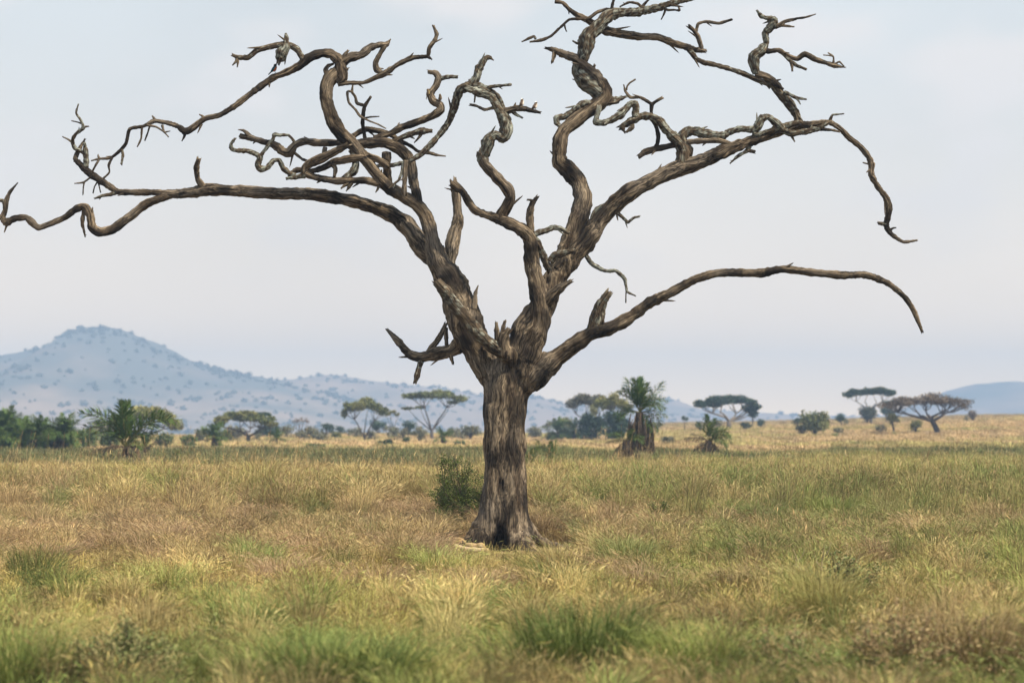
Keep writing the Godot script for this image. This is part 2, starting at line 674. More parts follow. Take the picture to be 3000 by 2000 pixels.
# ------------------------------------------------------------------ hills
func build_hills() -> void:
	var tree := leaf_cloud([[Vector3(0, 0.5, 0), Vector3(0.5, 0.32, 0.5)], [Vector3(0.2, 0.3, 0.1), Vector3(0.3, 0.25, 0.3)]], 26, 0.24, [Vector3(0.13, 0.14, 0.115), Vector3(0.155, 0.16, 0.13)], 0.6, rng)
	hill("hill", "large rounded wooded hill, blue in the haze, at the far side of the plain", [-700, 1120, -450, 1098, -200, 1072, 0, 1041, 128, 1018, 204, 970, 268, 957, 344, 963, 421, 993, 485, 1018, 561, 1056, 663, 1088, 765, 1106, 880, 1128, 1000, 1160, 1150, 1215, 1300, 1262, 1420, 1290], 1800.0, 640.0, 0.72, tree, 1700, 4.0, "hillside_trees", "scattered trees on the large blue hill", 0.55)
	hill("hill_001", "low pale pinkish ridge with trees along its crest, right of the large hill", [420, 1270, 560, 1180, 700, 1122, 842, 1113, 900, 1103, 969, 1098, 1040, 1108, 1097, 1117, 1180, 1126, 1275, 1133, 1350, 1146, 1416, 1160, 1500, 1165, 1570, 1162, 1640, 1180, 1760, 1192, 1900, 1205, 2050, 1222, 2200, 1240, 2400, 1262], 2000.0, 540.0, 0.35, tree, 800, 4.3, "hillside_trees_001", "scattered trees along the pale ridge", 0.2)
	hill("hill_002", "small pale blue peak behind the tall palm", [1500, 1250, 1700, 1205, 1800, 1192, 1860, 1184, 1900, 1172, 1955, 1166, 2000, 1178, 2050, 1196, 2120, 1201, 2200, 1206, 2300, 1213, 2400, 1217, 2560, 1220, 2760, 1228, 3000, 1240, 3400, 1255], 2200.0, 400.0, 0.5, tree, 300, 4.6, "hillside_trees_002", "scattered trees on the far low ridge", 0.5)
	hill("hill_003", "pale blue hill rising at the right edge behind the bare umbrella tree", [2450, 1262, 2560, 1225, 2650, 1195, 2760, 1153, 2800, 1140, 2845, 1127, 2900, 1122, 2951, 1117, 3000, 1119, 3100, 1126, 3300, 1150, 3600, 1190, 3900, 1240], 2350.0, 460.0, 0.6, tree, 0, 6.0, "", "", 0.85)

func hill(called: String, label: String, prof: Array, dist: float, front: float, wooded: float, tree: Mesh, trees: int, size: float, tname: String, tlabel: String, cover: float) -> void:
	var crest := []
	var pn := prof.size() / 2
	for i in pn - 1:
		var x0: float = prof[i * 2]
		var x1: float = prof[i * 2 + 2]
		var m := maxi(1, int((x1 - x0) / 9.0))
		for k in m:
			var t := float(k) / m
			var y0: float = prof[maxi(i - 1, 0) * 2 + 1]
			var y3: float = prof[mini(i + 2, pn - 1) * 2 + 1]
			crest.append(pt(lerpf(x0, x1, t), cubic_interpolate(prof[i * 2 + 1], prof[i * 2 + 3], y0, y3, t), dist))
	var rows := 34
	var v := PackedVector3Array()
	var c := PackedColorArray()
	var idx := PackedInt32Array()
	var w := crest.size()
	var base := -15.0
	for j in rows + 5:
		var t := (j - 4.0) / rows
		for i in w:
			var p: Vector3 = crest[i]
			var rel := maxf(p.y - base, 0.5)
			var f := pow(maxf(1.0 - t, 0.0), 1.45) if t >= 0.0 else 1.0 - pow(-t * 6.0, 1.6)
			var gully := nz2.get_noise_2d(p.x * 0.006 + dist, t * 1.5) * 0.16 * sin(PI * clampf(t, 0.0, 1.0))
			var q := Vector3(p.x, base + rel * clampf(f + gully * f, -0.2, 1.0), p.z + t * front)
			q.y += nz2.get_noise_2d(q.x * 0.03, q.z * 0.03) * 1.3 * clampf(rel / 60.0, 0.0, 1.0)
			v.append(q)
			var n := nz2.get_noise_2d(q.x * 0.008 + 5.0, q.z * 0.01)
			var wood_here := clampf(wooded - 0.30 + n * 0.9 + 0.75 * smoothstep(0.12, 0.6, clampf((q.y - base) / 140.0, 0.0, 1.0)) * (1.0 if wooded > 0.5 else 0.3), 0.0, 1.0)
			var g := Vector3(0.33, 0.255, 0.205).lerp(Vector3(0.115, 0.125, 0.12), wood_here * 0.9)
			c.append(Color(g.x, g.y, g.z))
	for j in rows + 4:
		for i in w - 1:
			var a := j * w + i
			idx.append_array(PackedInt32Array([a, a + 1, a + w, a + 1, a + w + 1, a + w]))
	var o := part(called, commit(v, c, idx), mats.hill, self)
	o.set_meta("kind", "structure")
	o.set_meta("label", label)
	if trees == 0:
		return
	var mm := MultiMesh.new()
	mm.transform_format = MultiMesh.TRANSFORM_3D
	mm.mesh = tree
	mm.instance_count = trees
	var k := 0
	var tries := 0
	while k < trees:
		tries += 1
		var j := rng.randi_range(4, rows + 2)
		if rng.randf() < 0.30 * cover + 0.12:
			j = 4 + (rng.randi() % 2)
		var i := rng.randi_range(1, w - 2)
		var q := v[j * w + i].lerp(v[j * w + i + 1], rng.randf()).lerp(v[(j + 1) * w + i], rng.randf())
		if nz2.get_noise_2d(q.x * 0.015, q.z * 0.02 + 7.0) < rng.randf_range(-0.2, 0.32) - 0.22 * cover and tries < trees * 20:
			continue
		var s := size * rng.randf_range(0.4, 1.0) * rng.randf_range(0.8, 1.6)
		mm.set_instance_transform(k, Transform3D(Basis(Vector3.UP, rng.randf() * TAU).scaled(Vector3(s * 1.25, s, s)), q - Vector3(0, 0.15 * s, 0)))
		k += 1
	var mi := MultiMeshInstance3D.new()
	mi.name = tname
	mi.multimesh = mm
	mi.material_override = mats.leaf
	add_child(mi)
	tag(mi, tlabel, "trees", "", "stuff")

# ------------------------------------------------------------------ trees, palms and bushes of the plain
const G_ACACIA := [Vector3(0.150, 0.170, 0.055), Vector3(0.205, 0.200, 0.070), Vector3(0.115, 0.135, 0.050)]
const G_YELLOW := [Vector3(0.240, 0.235, 0.070), Vector3(0.290, 0.265, 0.095), Vector3(0.180, 0.195, 0.060)]
const G_DARK := [Vector3(0.045, 0.075, 0.040), Vector3(0.060, 0.092, 0.045), Vector3(0.034, 0.058, 0.036)]
const G_GREY := [Vector3(0.170, 0.170, 0.105), Vector3(0.210, 0.195, 0.125), Vector3(0.125, 0.135, 0.080)]
const G_BUSH := [Vector3(0.100, 0.140, 0.045), Vector3(0.075, 0.110, 0.042), Vector3(0.135, 0.165, 0.060)]
const G_BROWN := [Vector3(0.150, 0.115, 0.085), Vector3(0.115, 0.090, 0.070), Vector3(0.185, 0.145, 0.105)]

func curve_pts(a: Vector3, b: Vector3, sag: Vector3, n: int) -> PackedVector3Array:
	var o := PackedVector3Array()
	for i in n + 1:
		var t := float(i) / n
		o.append(a.lerp(b, t) + sag * 4.0 * t * (1.0 - t))
	return o

func taper(r0: float, r1: float, n: int) -> PackedFloat32Array:
	var o := PackedFloat32Array()
	for i in n + 1:
		o.append(lerpf(r0, r1, float(i) / n))
	return o

func umbrella(px: float, base_py: float, left: float, right: float, top: float, under: float, tones: Array, label: String, opt := {}) -> Node3D:
	# a flat-topped acacia: forked limbs carrying layered pads of small leaves
	var at := ground_at(px, base_py)
	var d := -at.z
	var m := K * d
	var t := thing("acacia_tree", label, "tree", at, opt.get("group", "acacias on the plain"))
	var x0 := (left - px) * m
	var x1 := (right - px) * m
	var top_y := pt(px, top, d).y - at.y
	var low_y := pt(px, under, d).y - at.y
	var wide := x1 - x0
	var r := RandomNumberGenerator.new()
	r.seed = int(px) * 7 + 3
	var bark: Vector3 = opt.get("bark", Vector3(0.085, 0.07, 0.06))
	var fork: float = opt.get("fork", 0.35) * low_y
	var lean: float = opt.get("lean", 0.0) * low_y
	var tr: float = opt.get("trunk", 0.022) * wide + 0.04
	var v := PackedVector3Array()
	var c := PackedColorArray()
	var idx := PackedInt32Array()
	var fp := Vector3(lean, fork, 0)
	plain_tube(curve_pts(Vector3(0, -0.1, 0), fp, Vector3(-lean * 0.15, 0, 0), 5), taper(tr * 1.3, tr, 5), 7, bark, v, c, idx)
	part("trunk", commit(v, c, idx), mats.bark, t)
	var lobes := []
	var pads: int = opt.get("pads", 11)
	var thick := top_y - low_y
	v = PackedVector3Array()
	c = PackedColorArray()
	idx = PackedInt32Array()
	var mains := []
	var nm: int = opt.get("mains", 4)
	for i in nm:
		var u := (i + 0.5) / nm
		var e := u * 2.0 - 1.0
		var mp := Vector3(lerpf(x0, x1, lerpf(0.5, u, 0.78)) + r.randf_range(-0.05, 0.05) * wide, lerpf(fork, low_y, r.randf_range(0.62, 0.86)) - absf(e) * 0.06 * low_y, r.randf_range(-0.2, 0.2) * wide)
		mains.append(mp)
		var k1 := fp.lerp(mp, 0.4) + Vector3(r.randf_range(-0.05, 0.05), 0.02, r.randf_range(-0.05, 0.05)) * wide
		plain_tube(PackedVector3Array([fp, k1, fp.lerp(mp, 0.75) + Vector3(0, r.randf_range(-0.03, 0.03), 0) * wide, mp]), PackedFloat32Array([tr * 0.62, tr * 0.5, tr * 0.4, tr * 0.3]), 6, bark, v, c, idx)
	for i in pads:
		var u := (i + 0.5) / pads + r.randf_range(-0.04, 0.04)
		var e := absf(u - 0.5) * 2.0
		var z := r.randf_range(-0.34, 0.34) * wide * sqrt(maxf(0.0, 1.0 - e * e * 0.8))
		var py: float = top_y - thick * (opt.get("dome", 0.45) * e * e + r.randf_range(0.12, 0.5))
		var pr := wide * r.randf_range(0.11, 0.21) * (1.0 - 0.35 * e)
		var ce := Vector3(lerpf(x0, x1, clampf(u, 0.04, 0.96)), py, z)
		lobes.append([ce, Vector3(pr, thick * r.randf_range(0.2, 0.34), pr)])
		var from: Vector3 = mains[0]
		for mp in mains:
			if mp.distance_to(ce) < from.distance_to(ce):
				from = mp
		var kn := from.lerp(ce, 0.5) + Vector3(r.randf_range(-0.04, 0.04), r.randf_range(-0.05, 0.0), r.randf_range(-0.04, 0.04)) * wide
		plain_tube(PackedVector3Array([from, kn, ce]), PackedFloat32Array([tr * 0.3, tr * 0.2, tr * 0.08]), 5, bark, v, c, idx)
		for q in opt.get("twigs", 3):
			var tip := ce + Vector3(r.randf_range(-1, 1) * pr, r.randf_range(-0.15, 0.4) * thick, r.randf_range(-1, 1) * pr)
			var st := kn.lerp(ce, r.randf())
			plain_tube(PackedVector3Array([st, st.lerp(tip, 0.5) + Vector3(r.randf_range(-0.02, 0.02), -0.012, 0) * wide, tip]), PackedFloat32Array([tr * 0.13, tr * 0.09, tr * 0.03]), 4, bark, v, c, idx)
	for extra in opt.get("extra", []):
		var ce: Vector3 = Vector3((extra[0] - px) * m, pt(px, extra[1], d).y - at.y, r.randf_range(-0.2, 0.2) * wide)
		lobes.append([ce, Vector3(extra[2] * m, extra[3] * m, extra[2] * m)])
		plain_tube(PackedVector3Array([fp, fp.lerp(ce, 0.6) + Vector3(0, -0.03 * wide, 0), ce]), PackedFloat32Array([tr * 0.5, tr * 0.25, tr * 0.1]), 5, bark, v, c, idx)
	part("branches", commit(v, c, idx), mats.bark, t)
	if opt.get("leaves", 2200) > 0:
		part("crown", leaf_cloud(lobes, int(opt.get("leaves", 2200) * 2.2), opt.get("leaf", 0.035) * wide * 0.5 + 0.035, tones, 1.2, r), mats.leaf, t)
	return t

func bush(px: float, base_py: float, w_px: float, h_px: float, tones: Array, label: String, opt := {}) -> Node3D:
	var at := ground_at(px, base_py)
	var d := -at.z
	var m := K * d
	var w := w_px * m
	var h := h_px * m
	var t := thing(opt.get("name", "bush"), label, opt.get("category", "bush"), at, opt.get("group", "bushes on the plain"))
	var r := RandomNumberGenerator.new()
	r.seed = int(px) * 13 + int(base_py)
	var v := PackedVector3Array()
	var c := PackedColorArray()
	var idx := PackedInt32Array()
	var lobes := []
	var stem: float = opt.get("stem", 0.1)
	var count: int = opt.get("lobes", 9)
	for i in count:
		var a := r.randf() * TAU
		var q := pow(r.randf(), 0.5)
		var up := r.randf_range(stem, 0.85) if i > 2 else r.randf_range(0.6, 0.8)
		var spread := (1.0 - 0.55 * up) * (0.62 if stem < 0.3 else 0.75)
		var ce := Vector3(cos(a) * q * w * 0.5 * spread * 1.35, up * h, sin(a) * q * w * 0.45 * spread)
		var s := r.randf_range(0.16, 0.27) * w
		lobes.append([ce, Vector3(s, minf(s * 0.85, h * 0.3), s)])
		plain_tube(PackedVector3Array([Vector3(ce.x * 0.05, -0.05, ce.z * 0.05), Vector3(ce.x * 0.3, ce.y * 0.5, ce.z * 0.3), ce]), PackedFloat32Array([0.018 * w + 0.01, 0.012 * w + 0.006, 0.006]), 5, opt.get("bark", Vector3(0.10, 0.08, 0.065)), v, c, idx)
	part("stems", commit(v, c, idx), mats.bark, t)
	part("foliage", leaf_cloud(lobes, opt.get("leaves", 900), opt.get("leaf", 0.04) * w + 0.02, tones, 0.5, r), mats.leaf, t)
	return t

# --- palms
var frond_meshes := {}

func frond_mesh(kind: String) -> ArrayMesh:
	# a feather leaf two metres long that leaves the crown along +x: stalk and pairs of leaflets
	if frond_meshes.has(kind):
		return frond_meshes[kind]
	var dead := kind.begins_with("dead")
	var bend: float = {"stiff": 0.25, "arch": 0.95, "arch2": 1.25, "dead": 0.5, "dead2": 1.5, "dead3": 0.35, "short": 0.5}[kind]
	var r := RandomNumberGenerator.new()
	r.seed = kind.hash()
	var v := PackedVector3Array()
	var c := PackedColorArray()
	var idx := PackedInt32Array()
	var spine := PackedVector3Array([Vector3.ZERO])
	var steps := 18
	var ang := 0.0
	for i in steps:
		ang = -bend * pow(float(i) / steps, 1.5) * 1.3
		spine.append(spine[i] + Vector3(cos(ang), sin(ang), 0.0) * 2.0 / steps)
	var stalk := Vector3(0.16, 0.15, 0.05) if not dead else Vector3(0.15, 0.105, 0.07)
	plain_tube(spine, taper(0.035, 0.006, steps), 5, stalk, v, c, idx)
	for i in 84:
		var t := 0.16 + 0.84 * i / 84.0
		var f := t * steps
		var k := mini(int(f), steps - 1)
		var p := spine[k].lerp(spine[k + 1], f - k)
		var dir := (spine[k + 1] - spine[k]).normalized()
		var up := Vector3(-dir.y, dir.x, 0.0)
		var s := 1.0 if i % 2 == 0 else -1.0
		var long := (0.50 * sin(PI * clampf(0.18 + t * 0.78, 0.0, 1.0)) + 0.10) * r.randf_range(0.8, 1.15)
		var out := (dir * r.randf_range(0.5, 0.85) + Vector3(0, 0, s) * r.randf_range(0.3, 0.9) + up * r.randf_range(-0.75, 1.0)).normalized()
		if dead:
			out = (dir * 0.8 + Vector3(0, -0.6, s * 0.35) + Vector3(r.randfn(), r.randfn(), r.randfn()) * 0.2).normalized()
			long *= 0.75
		var wide := out.cross(up).normalized() * 0.026
		var drop := Vector3(0, -0.18 * long * (1.0 if not dead else 2.0), 0)
		var g := Vector3(0.065, 0.125, 0.028).lerp(Vector3(0.12, 0.17, 0.04), r.randf()) if not dead else Vector3(0.062, 0.048, 0.038).lerp(Vector3(0.17, 0.125, 0.085), r.randf() * r.randf())
		var col := Color(g.x, g.y, g.z)
		var o := v.size()
		v.append_array(PackedVector3Array([p - wide * 0.5, p + wide * 0.5, p + out * long * 0.55 + wide, p + out * long * 0.55 - wide, p + out * long + drop]))
		for q in 5:
			c.append(col)
		idx.append_array(PackedInt32Array([o, o + 1, o + 2, o, o + 2, o + 3, o + 3, o + 2, o + 4]))
	var m := commit(v, c, idx)
	frond_meshes[kind] = m
	return m

func frond(t: Node3D, kind: String, at: Vector3, az: float, el: float, long: float, roll := 0.0) -> void:
	# az: turn about the trunk (0 right, 90 towards the camera); el: rise of the stalk, degrees
	var o := part("frond" if not kind.begins_with("dead") else "dead_frond", frond_mesh(kind), mats.leaf if not kind.begins_with("dead") else mats.bark, t)
	var b := Basis(Vector3.UP, deg_to_rad(-az)) * Basis(Vector3(0, 0, 1), deg_to_rad(el)) * Basis(Vector3(1, 0, 0), roll)
	o.transform = Transform3D(b.scaled(Vector3.ONE * long / 2.0), at)

func palm(px: float, base_py: float, crown_py: float, label: String, opt := {}) -> Node3D:
	var at := ground_at(px, base_py)
	var d := -at.z
	var t := thing("date_palm", label, "palm", at, opt.get("group", "wild date palms on the plain"))
	var top := pt(px, crown_py, d).y - at.y
	var r := RandomNumberGenerator.new()
	r.seed = int(px) * 31 + 5
	var tr: float = opt.get("trunk", 0.16)
	var v := PackedVector3Array()
	var c := PackedColorArray()
	var idx := PackedInt32Array()
	plain_tube(PackedVector3Array([Vector3(0, -0.15, 0), Vector3(0.02, top * 0.3, 0), Vector3(-0.02, top * 0.7, 0), Vector3(0, top, 0)]), PackedFloat32Array([tr * 1.15, tr, tr * 0.95, tr * 0.7]), 9, Vector3(0.085, 0.065, 0.052), v, c, idx)
	for i in int(120 * top):
		# old leaf bases stand off the trunk
		var y := r.randf() * top
		var a := r.randf() * TAU
		var p := Vector3(cos(a) * tr * 0.85, y, sin(a) * tr * 0.85)
		var out := Vector3(cos(a), r.randf_range(-0.5, 1.1), sin(a)).normalized() * r.randf_range(0.06, 0.13)
		var f := r.randf_range(0.6, 1.5)
		leaf(v, c, idx, p + out * 0.5, out * 0.7, out.cross(Vector3.UP).normalized() * 0.025, Vector3.UP, Color(0.11 * f, 0.083 * f, 0.062 * f))
	part("trunk", commit(v, c, idx), mats.bark, t)
	var long: float = opt.get("long", 1.6)
	for i in opt.get("skirt", 0):
		var y := lerpf(0.35, 1.0, float(i) / maxi(1, opt.skirt)) * top
		var sa := deg_to_rad(i * 137.5)
		frond(t, "dead" if i % 2 else "dead3", Vector3(cos(sa), 0, sin(sa)) * tr * r.randf_range(0.9, 2.0) + Vector3(0, y, 0), i * 137.5 + r.randf_range(-20, 20), r.randf_range(-84, -60), minf(long * 0.8, y * 1.05 + 0.1), r.randf_range(-0.5, 0.5))
	for i in opt.get("fronds", 0):
		var el: float = r.randf_range(opt.get("el0", -10.0), opt.get("el1", 80.0))
		frond(t, ["arch", "stiff", "arch2"][r.randi() % 3], Vector3(0, top, 0), i * 137.5 + r.randf_range(-15, 15), el, long * r.randf_range(0.75, 1.1), r.randf_range(-0.3, 0.3))
	for f in opt.get("set", []):
		frond(t, f[0], Vector3(0, top, 0), f[1], f[2], f[3], f[4] if f.size() > 4 else 0.0)
	return t

func build_background() -> void:
	# palms and thickets, left
	palm(18, 1328, 1262, "dense green palm at the left edge, tallest of the left palm thicket", {"fronds": 60, "skirt": 22, "long": 1.85, "el0": -45.0, "el1": 82.0, "trunk": 0.3, "group": "palm thicket at the left edge"})
	palm(70, 1330, 1288, "low dark palm inside the left thicket, between its two tall palms", {"fronds": 40, "skirt": 14, "long": 1.8, "el0": -40.0, "el1": 75.0, "group": "palm thicket at the left edge"})
	palm(122, 1331, 1278, "rounded palm with brown hanging fronds in the middle of the left thicket", {"fronds": 50, "skirt": 30, "long": 1.5, "el0": -50.0, "el1": 78.0, "group": "palm thicket at the left edge"})
	palm(186, 1333, 1272, "dark green palm closing the left thicket on its right side", {"fronds": 54, "skirt": 30, "long": 1.6, "el0": -50.0, "el1": 85.0, "group": "palm thicket at the left edge"})
	palm(-45, 1330, 1275, "green palm cut off by the left edge of the picture", {"fronds": 40, "skirt": 14, "long": 1.8, "el0": -40.0, "el1": 80.0, "group": "palm thicket at the left edge"})
	for q in [[20, 1326, 120, 62, "dark undergrowth filling the left end of the palm thicket"], [110, 1330, 120, 52, "dark undergrowth under the rounded palm of the left thicket"], [180, 1332, 100, 56, "dark undergrowth under the right palm of the left thicket"]]:
		bush(q[0], q[1], q[2], q[3], [Vector3(0.055, 0.085, 0.035), Vector3(0.085, 0.115, 0.04), Vector3(0.10, 0.085, 0.055)], q[4], {"leaves": 2000, "lobes": 16, "group": "palm thicket at the left edge"})
	bush(255, 1318, 90, 62, G_BUSH, "leafy green bush between the left palm thicket and the arching palm", {"leaves": 1500, "lobes": 14})
	bush(325, 1318, 80, 52, G_BUSH, "leafy green bush directly behind the arching palm", {"leaves": 1200, "lobes": 12})
	umbrella(432, 1300, 335, 527, 1187, 1245, G_YELLOW, "broad olive acacia showing behind the arching palm", {"leaves": 3600, "pads": 16, "dome": 0.75})
	bush(300, 1295, 120, 60, G_GREY, "dull olive tree low behind the left bushes", {"leaves": 1200, "lobes": 12, "name": "small_tree", "category": "tree", "group": "small trees on the plain"})
	bush(487, 1312, 70, 44, G_BUSH, "low green bush right of the arching palm", {"leaves": 1000})
	bush(552, 1312, 62, 38, G_BUSH, "low green bush left of the small spiky palm", {"leaves": 900})
	palm(627, 1316, 1283, "small spiky dark palm under the spreading acacia on the left", {"fronds": 24, "skirt": 8, "long": 1.5, "el0": -30.0, "el1": 88.0})
	umbrella(728, 1298, 624, 812, 1207, 1243, G_ACACIA, "spreading green acacia with curved trunk, left of the small bare tree", {"leaves": 3200, "pads": 13, "dome": 0.7})
	umbrella(770, 1284, 720, 796, 1206, 1226, G_DARK, "dark flat acacia crown behind the spreading green acacia", {"leaves": 1200, "pads": 7})
	bush(690, 1290, 75, 42, G_GREY, "dull olive bush below the spreading acacia", {"leaves": 900})
	bush(785, 1284, 90, 40, G_DARK, "dark rounded tree right of the spreading acacia", {"leaves": 1400, "name": "small_tree", "category": "tree", "group": "small trees on the plain", "stem": 0.3})
	bush(838, 1286, 60, 36, G_GREY, "pale olive bush left of the small bare tree", {"leaves": 700})
	bush(918, 1290, 70, 40, G_GREY, "pale olive bush under the small bare tree", {"leaves": 900})
	bush(758, 1291, 34, 24, G_GREY, "small greyish bush in front of the dark rounded tree", {"leaves": 500})
	bush(880, 1292, 52, 32, G_GREY, "low greyish bush in front of the small bare tree", {"leaves": 600})
	bush(957, 1278, 46, 40, G_DARK, "dark blue green tree right of the small bare tree", {"leaves": 800, "name": "small_tree", "category": "tree", "group": "small trees on the plain", "stem": 0.35})
	bush(1000, 1274, 44, 26, G_DARK, "low dark tree left of the twin-trunked acacia", {"leaves": 600, "name": "small_tree", "category": "tree", "group": "small trees on the plain"})
	bush(1040, 1284, 60, 34, G_GREY, "pale bush at the foot of the twin-trunked acacia", {"leaves": 700})
	umbrella(884, 1285, 856, 906, 1222, 1246, G_BROWN, "small bare reddish tree above the pale bushes", {"leaves": 160, "pads": 9, "bark": Vector3(0.16, 0.115, 0.095), "group": "small trees on the plain", "lean": -0.12, "fork": 0.5, "trunk": 0.035})
	palm(811, 1308, 1287, "tiny green palm in the dry grass below the bare tree", {"fronds": 14, "skirt": 6, "long": 1.0, "el0": 0.0, "el1": 85.0, "group": "tiny palms in the dry grass"})
	umbrella(1068, 1293, 1002, 1130, 1168, 1214, G_ACACIA, "light green acacia with twin trunks and clumped crown", {"leaves": 3200, "pads": 12, "dome": 0.5, "fork": 0.12, "mains": 3})
	bush(1108, 1276, 62, 46, G_DARK, "dark tree right behind the twin-trunked acacia", {"leaves": 900, "name": "small_tree", "category": "tree", "group": "small trees on the plain", "stem": 0.3})
	umbrella(1150, 1284, 1129, 1170, 1203, 1222, G_YELLOW, "small flat acacia between two larger ones left of the trunk", {"leaves": 900, "pads": 6})
	bush(1150, 1287, 58, 36, G_GREY, "pale bush between the two larger acacias left of the trunk", {"leaves": 800, "stem": 0.3})
	bush(1197, 1278, 60, 42, G_DARK, "dark tree left of the tall forked acacia", {"leaves": 900, "name": "small_tree", "category": "tree", "group": "small trees on the plain", "stem": 0.3})
	bush(1228, 1297, 52, 48, G_GREY, "dull green small tree in front of the tall forked acacia", {"leaves": 900, "name": "small_tree", "category": "tree", "group": "small trees on the plain", "stem": 0.35})
	umbrella(1265, 1287, 1192, 1358, 1148, 1178, G_ACACIA, "tall acacia with forked bare trunk and flat crown left of the dead tree", {"leaves": 2600, "pads": 12, "dome": 0.3, "fork": 0.22, "mains": 2, "bark": Vector3(0.12, 0.105, 0.10), "extra": [[1195, 1196, 20, 4], [1228, 1193, 18, 4], [1325, 1178, 18, 5]]})
	palm(1299, 1306, 1280, "tiny palm with a stout brown trunk left of the dead tree", {"fronds": 16, "skirt": 8, "long": 1.1, "el0": -5.0, "el1": 70.0, "trunk": 0.24, "group": "tiny palms in the dry grass"})
	bush(1193, 1301, 36, 20, G_BUSH, "small bright green frond clump below the tall forked acacia", {"leaves": 500})
	bush(1378, 1290, 72, 46, G_GREY, "olive bush just left of the dead trunk", {"leaves": 1100, "lobes": 12})
	for q in [
		[598, 1298, 70, 40, G_GREY, "pale olive bush between the small spiky palm and the low green bushes"],
		[660, 1296, 60, 34, G_GREY, "pale olive bush behind the small spiky palm"],
		[812, 1282, 64, 30, G_GREY, "pale olive bush half hidden behind the bush left of the bare tree"],
		[946, 1292, 50, 26, G_GREY, "low pale bush right of the one under the bare tree"],
		[985, 1288, 48, 24, G_ACACIA, "low green bush midway between the bare tree and the twin-trunked acacia"],
		[1088, 1290, 46, 28, G_GREY, "pale bush touching the twin trunks on their right"],
		[1180, 1290, 50, 34, G_GREY, "pale bush behind the small bright green frond clump"],
		[1330, 1284, 56, 30, G_GREY, "pale bush between the tiny stout palm and the olive bush"],
		[1345, 1308, 50, 16, G_BUSH, "flat green scrub below the olive bush left of the trunk"],
		[560, 1326, 70, 16, G_BUSH, "flat green scrub on the edge of the reeds at left"],
		[925, 1318, 80, 18, G_BUSH, "flat green scrub on the edge of the reeds below the bare tree"]]:
		bush(q[0], q[1], q[2], q[3], q[4], q[5], {"leaves": 700, "lobes": 9})
	bush(1130, 1312, 60, 26, G_DARK, "low dark green scrub at the edge of the yellow grass", {"leaves": 700})
	# right of the trunk
	bush(1566, 1286, 60, 36, G_GREY, "pale olive bush just right of the dead trunk", {"leaves": 900})
	bush(1573, 1262, 30, 20, G_DARK, "small dark tree far behind the bush right of the trunk", {"leaves": 400, "name": "small_tree", "category": "tree", "group": "small trees on the plain"})
	bush(1608, 1285, 34, 54, G_GREY, "slender pale tree left of the light green tree", {"leaves": 500, "stem": 0.6, "name": "small_tree", "category": "tree", "group": "small trees on the plain"})
	bush(1657, 1288, 54, 72, G_YELLOW, "light green tree rising over the palm thicket right of the trunk", {"leaves": 1100, "stem": 0.55, "name": "small_tree", "category": "tree", "group": "small trees on the plain"})
	palm(1632, 1294, 1268, "leafy palm in the thicket right of the trunk", {"fronds": 26, "skirt": 6, "long": 2.2, "el0": -30.0, "el1": 75.0, "group": "palm thicket right of the trunk"})
	palm(1682, 1293, 1262, "leafy palm beside the big dark thicket", {"fronds": 24, "skirt": 6, "long": 2.0, "el0": -30.0, "el1": 75.0, "group": "palm thicket right of the trunk"})
	bush(1735, 1294, 95, 80, G_DARK, "big dark green thicket, its left mound", {"leaves": 2600, "lobes": 20, "group": "dark thicket behind the tall palm"})
	bush(1802, 1294, 100, 92, G_DARK, "big dark green thicket, its taller right mound behind the tall palm", {"leaves": 2800, "lobes": 20, "group": "dark thicket behind the tall palm"})
	umbrella(1745, 1290, 1660, 1800, 1156, 1200, [Vector3(0.105, 0.105, 0.08), Vector3(0.135, 0.13, 0.09)], "grey layered acacia rising behind the dark thicket", {"leaves": 2400, "pads": 12, "dome": 0.5, "fork": 0.5})
	umbrella(1800, 1292, 1735, 1848, 1152, 1205, G_YELLOW, "yellowish acacia behind the tall palm, left side", {"leaves": 2400, "pads": 11, "dome": 0.6, "extra": [[1815, 1147, 12, 4]]})
	palm(1874, 1362, 1208, "tall palm with green crown and long skirt of dead fronds", {"skirt": 54, "long": 1.75, "trunk": 0.26, "fronds": 7, "el0": 55.0, "el1": 88.0, "set": [
		["arch2", 10, 55, 1.6], ["arch2", -20, 42, 1.5], ["arch2", 35, 40, 1.4], ["arch", 170, 18, 1.35], ["arch2", 195, 12, 1.3], ["arch", 150, 62, 1.5], ["arch", 8, 14, 1.4], ["arch2", -15, 5, 1.35], ["arch", 15, -22, 1.3], ["arch2", 40, -30, 1.3], ["arch", 165, 8, 1.2]]})
	palm(1836, 1374, 1290, "short palm stump with sparse fronds beside the tall palm", {"skirt": 30, "long": 1.05, "trunk": 0.22, "set": [["short", 175, 30, 0.95], ["arch", 150, 50, 0.8], ["arch", 60, 60, 0.8], ["arch", 10, 35, 0.8], ["dead", 180, 8, 0.95], ["arch2", 30, 25, 0.9], ["dead", 200, -30, 0.9]]})
	palm(2078, 1362, 1292, "squat palm with bright green fronds leaning right over dead ones", {"skirt": 30, "long": 1.3, "trunk": 0.22, "set": [
		["stiff", 120, 80, 1.35], ["stiff", 170, 62, 1.15], ["stiff", 60, 72, 1.2], ["arch", 10, 55, 1.3], ["arch2", 20, 40, 1.3], ["arch2", -15, 30, 1.3], ["arch2", 45, 22, 1.25], ["arch2", 5, 8, 1.1], ["arch2", 30, 48, 1.3], ["arch", -30, 55, 1.2],
		["dead", 178, 20, 1.3], ["dead2", 170, -5, 1.3], ["dead", 195, -25, 1.2], ["dead2", 5, -30, 1.2], ["dead", 160, 35, 1.0]]})
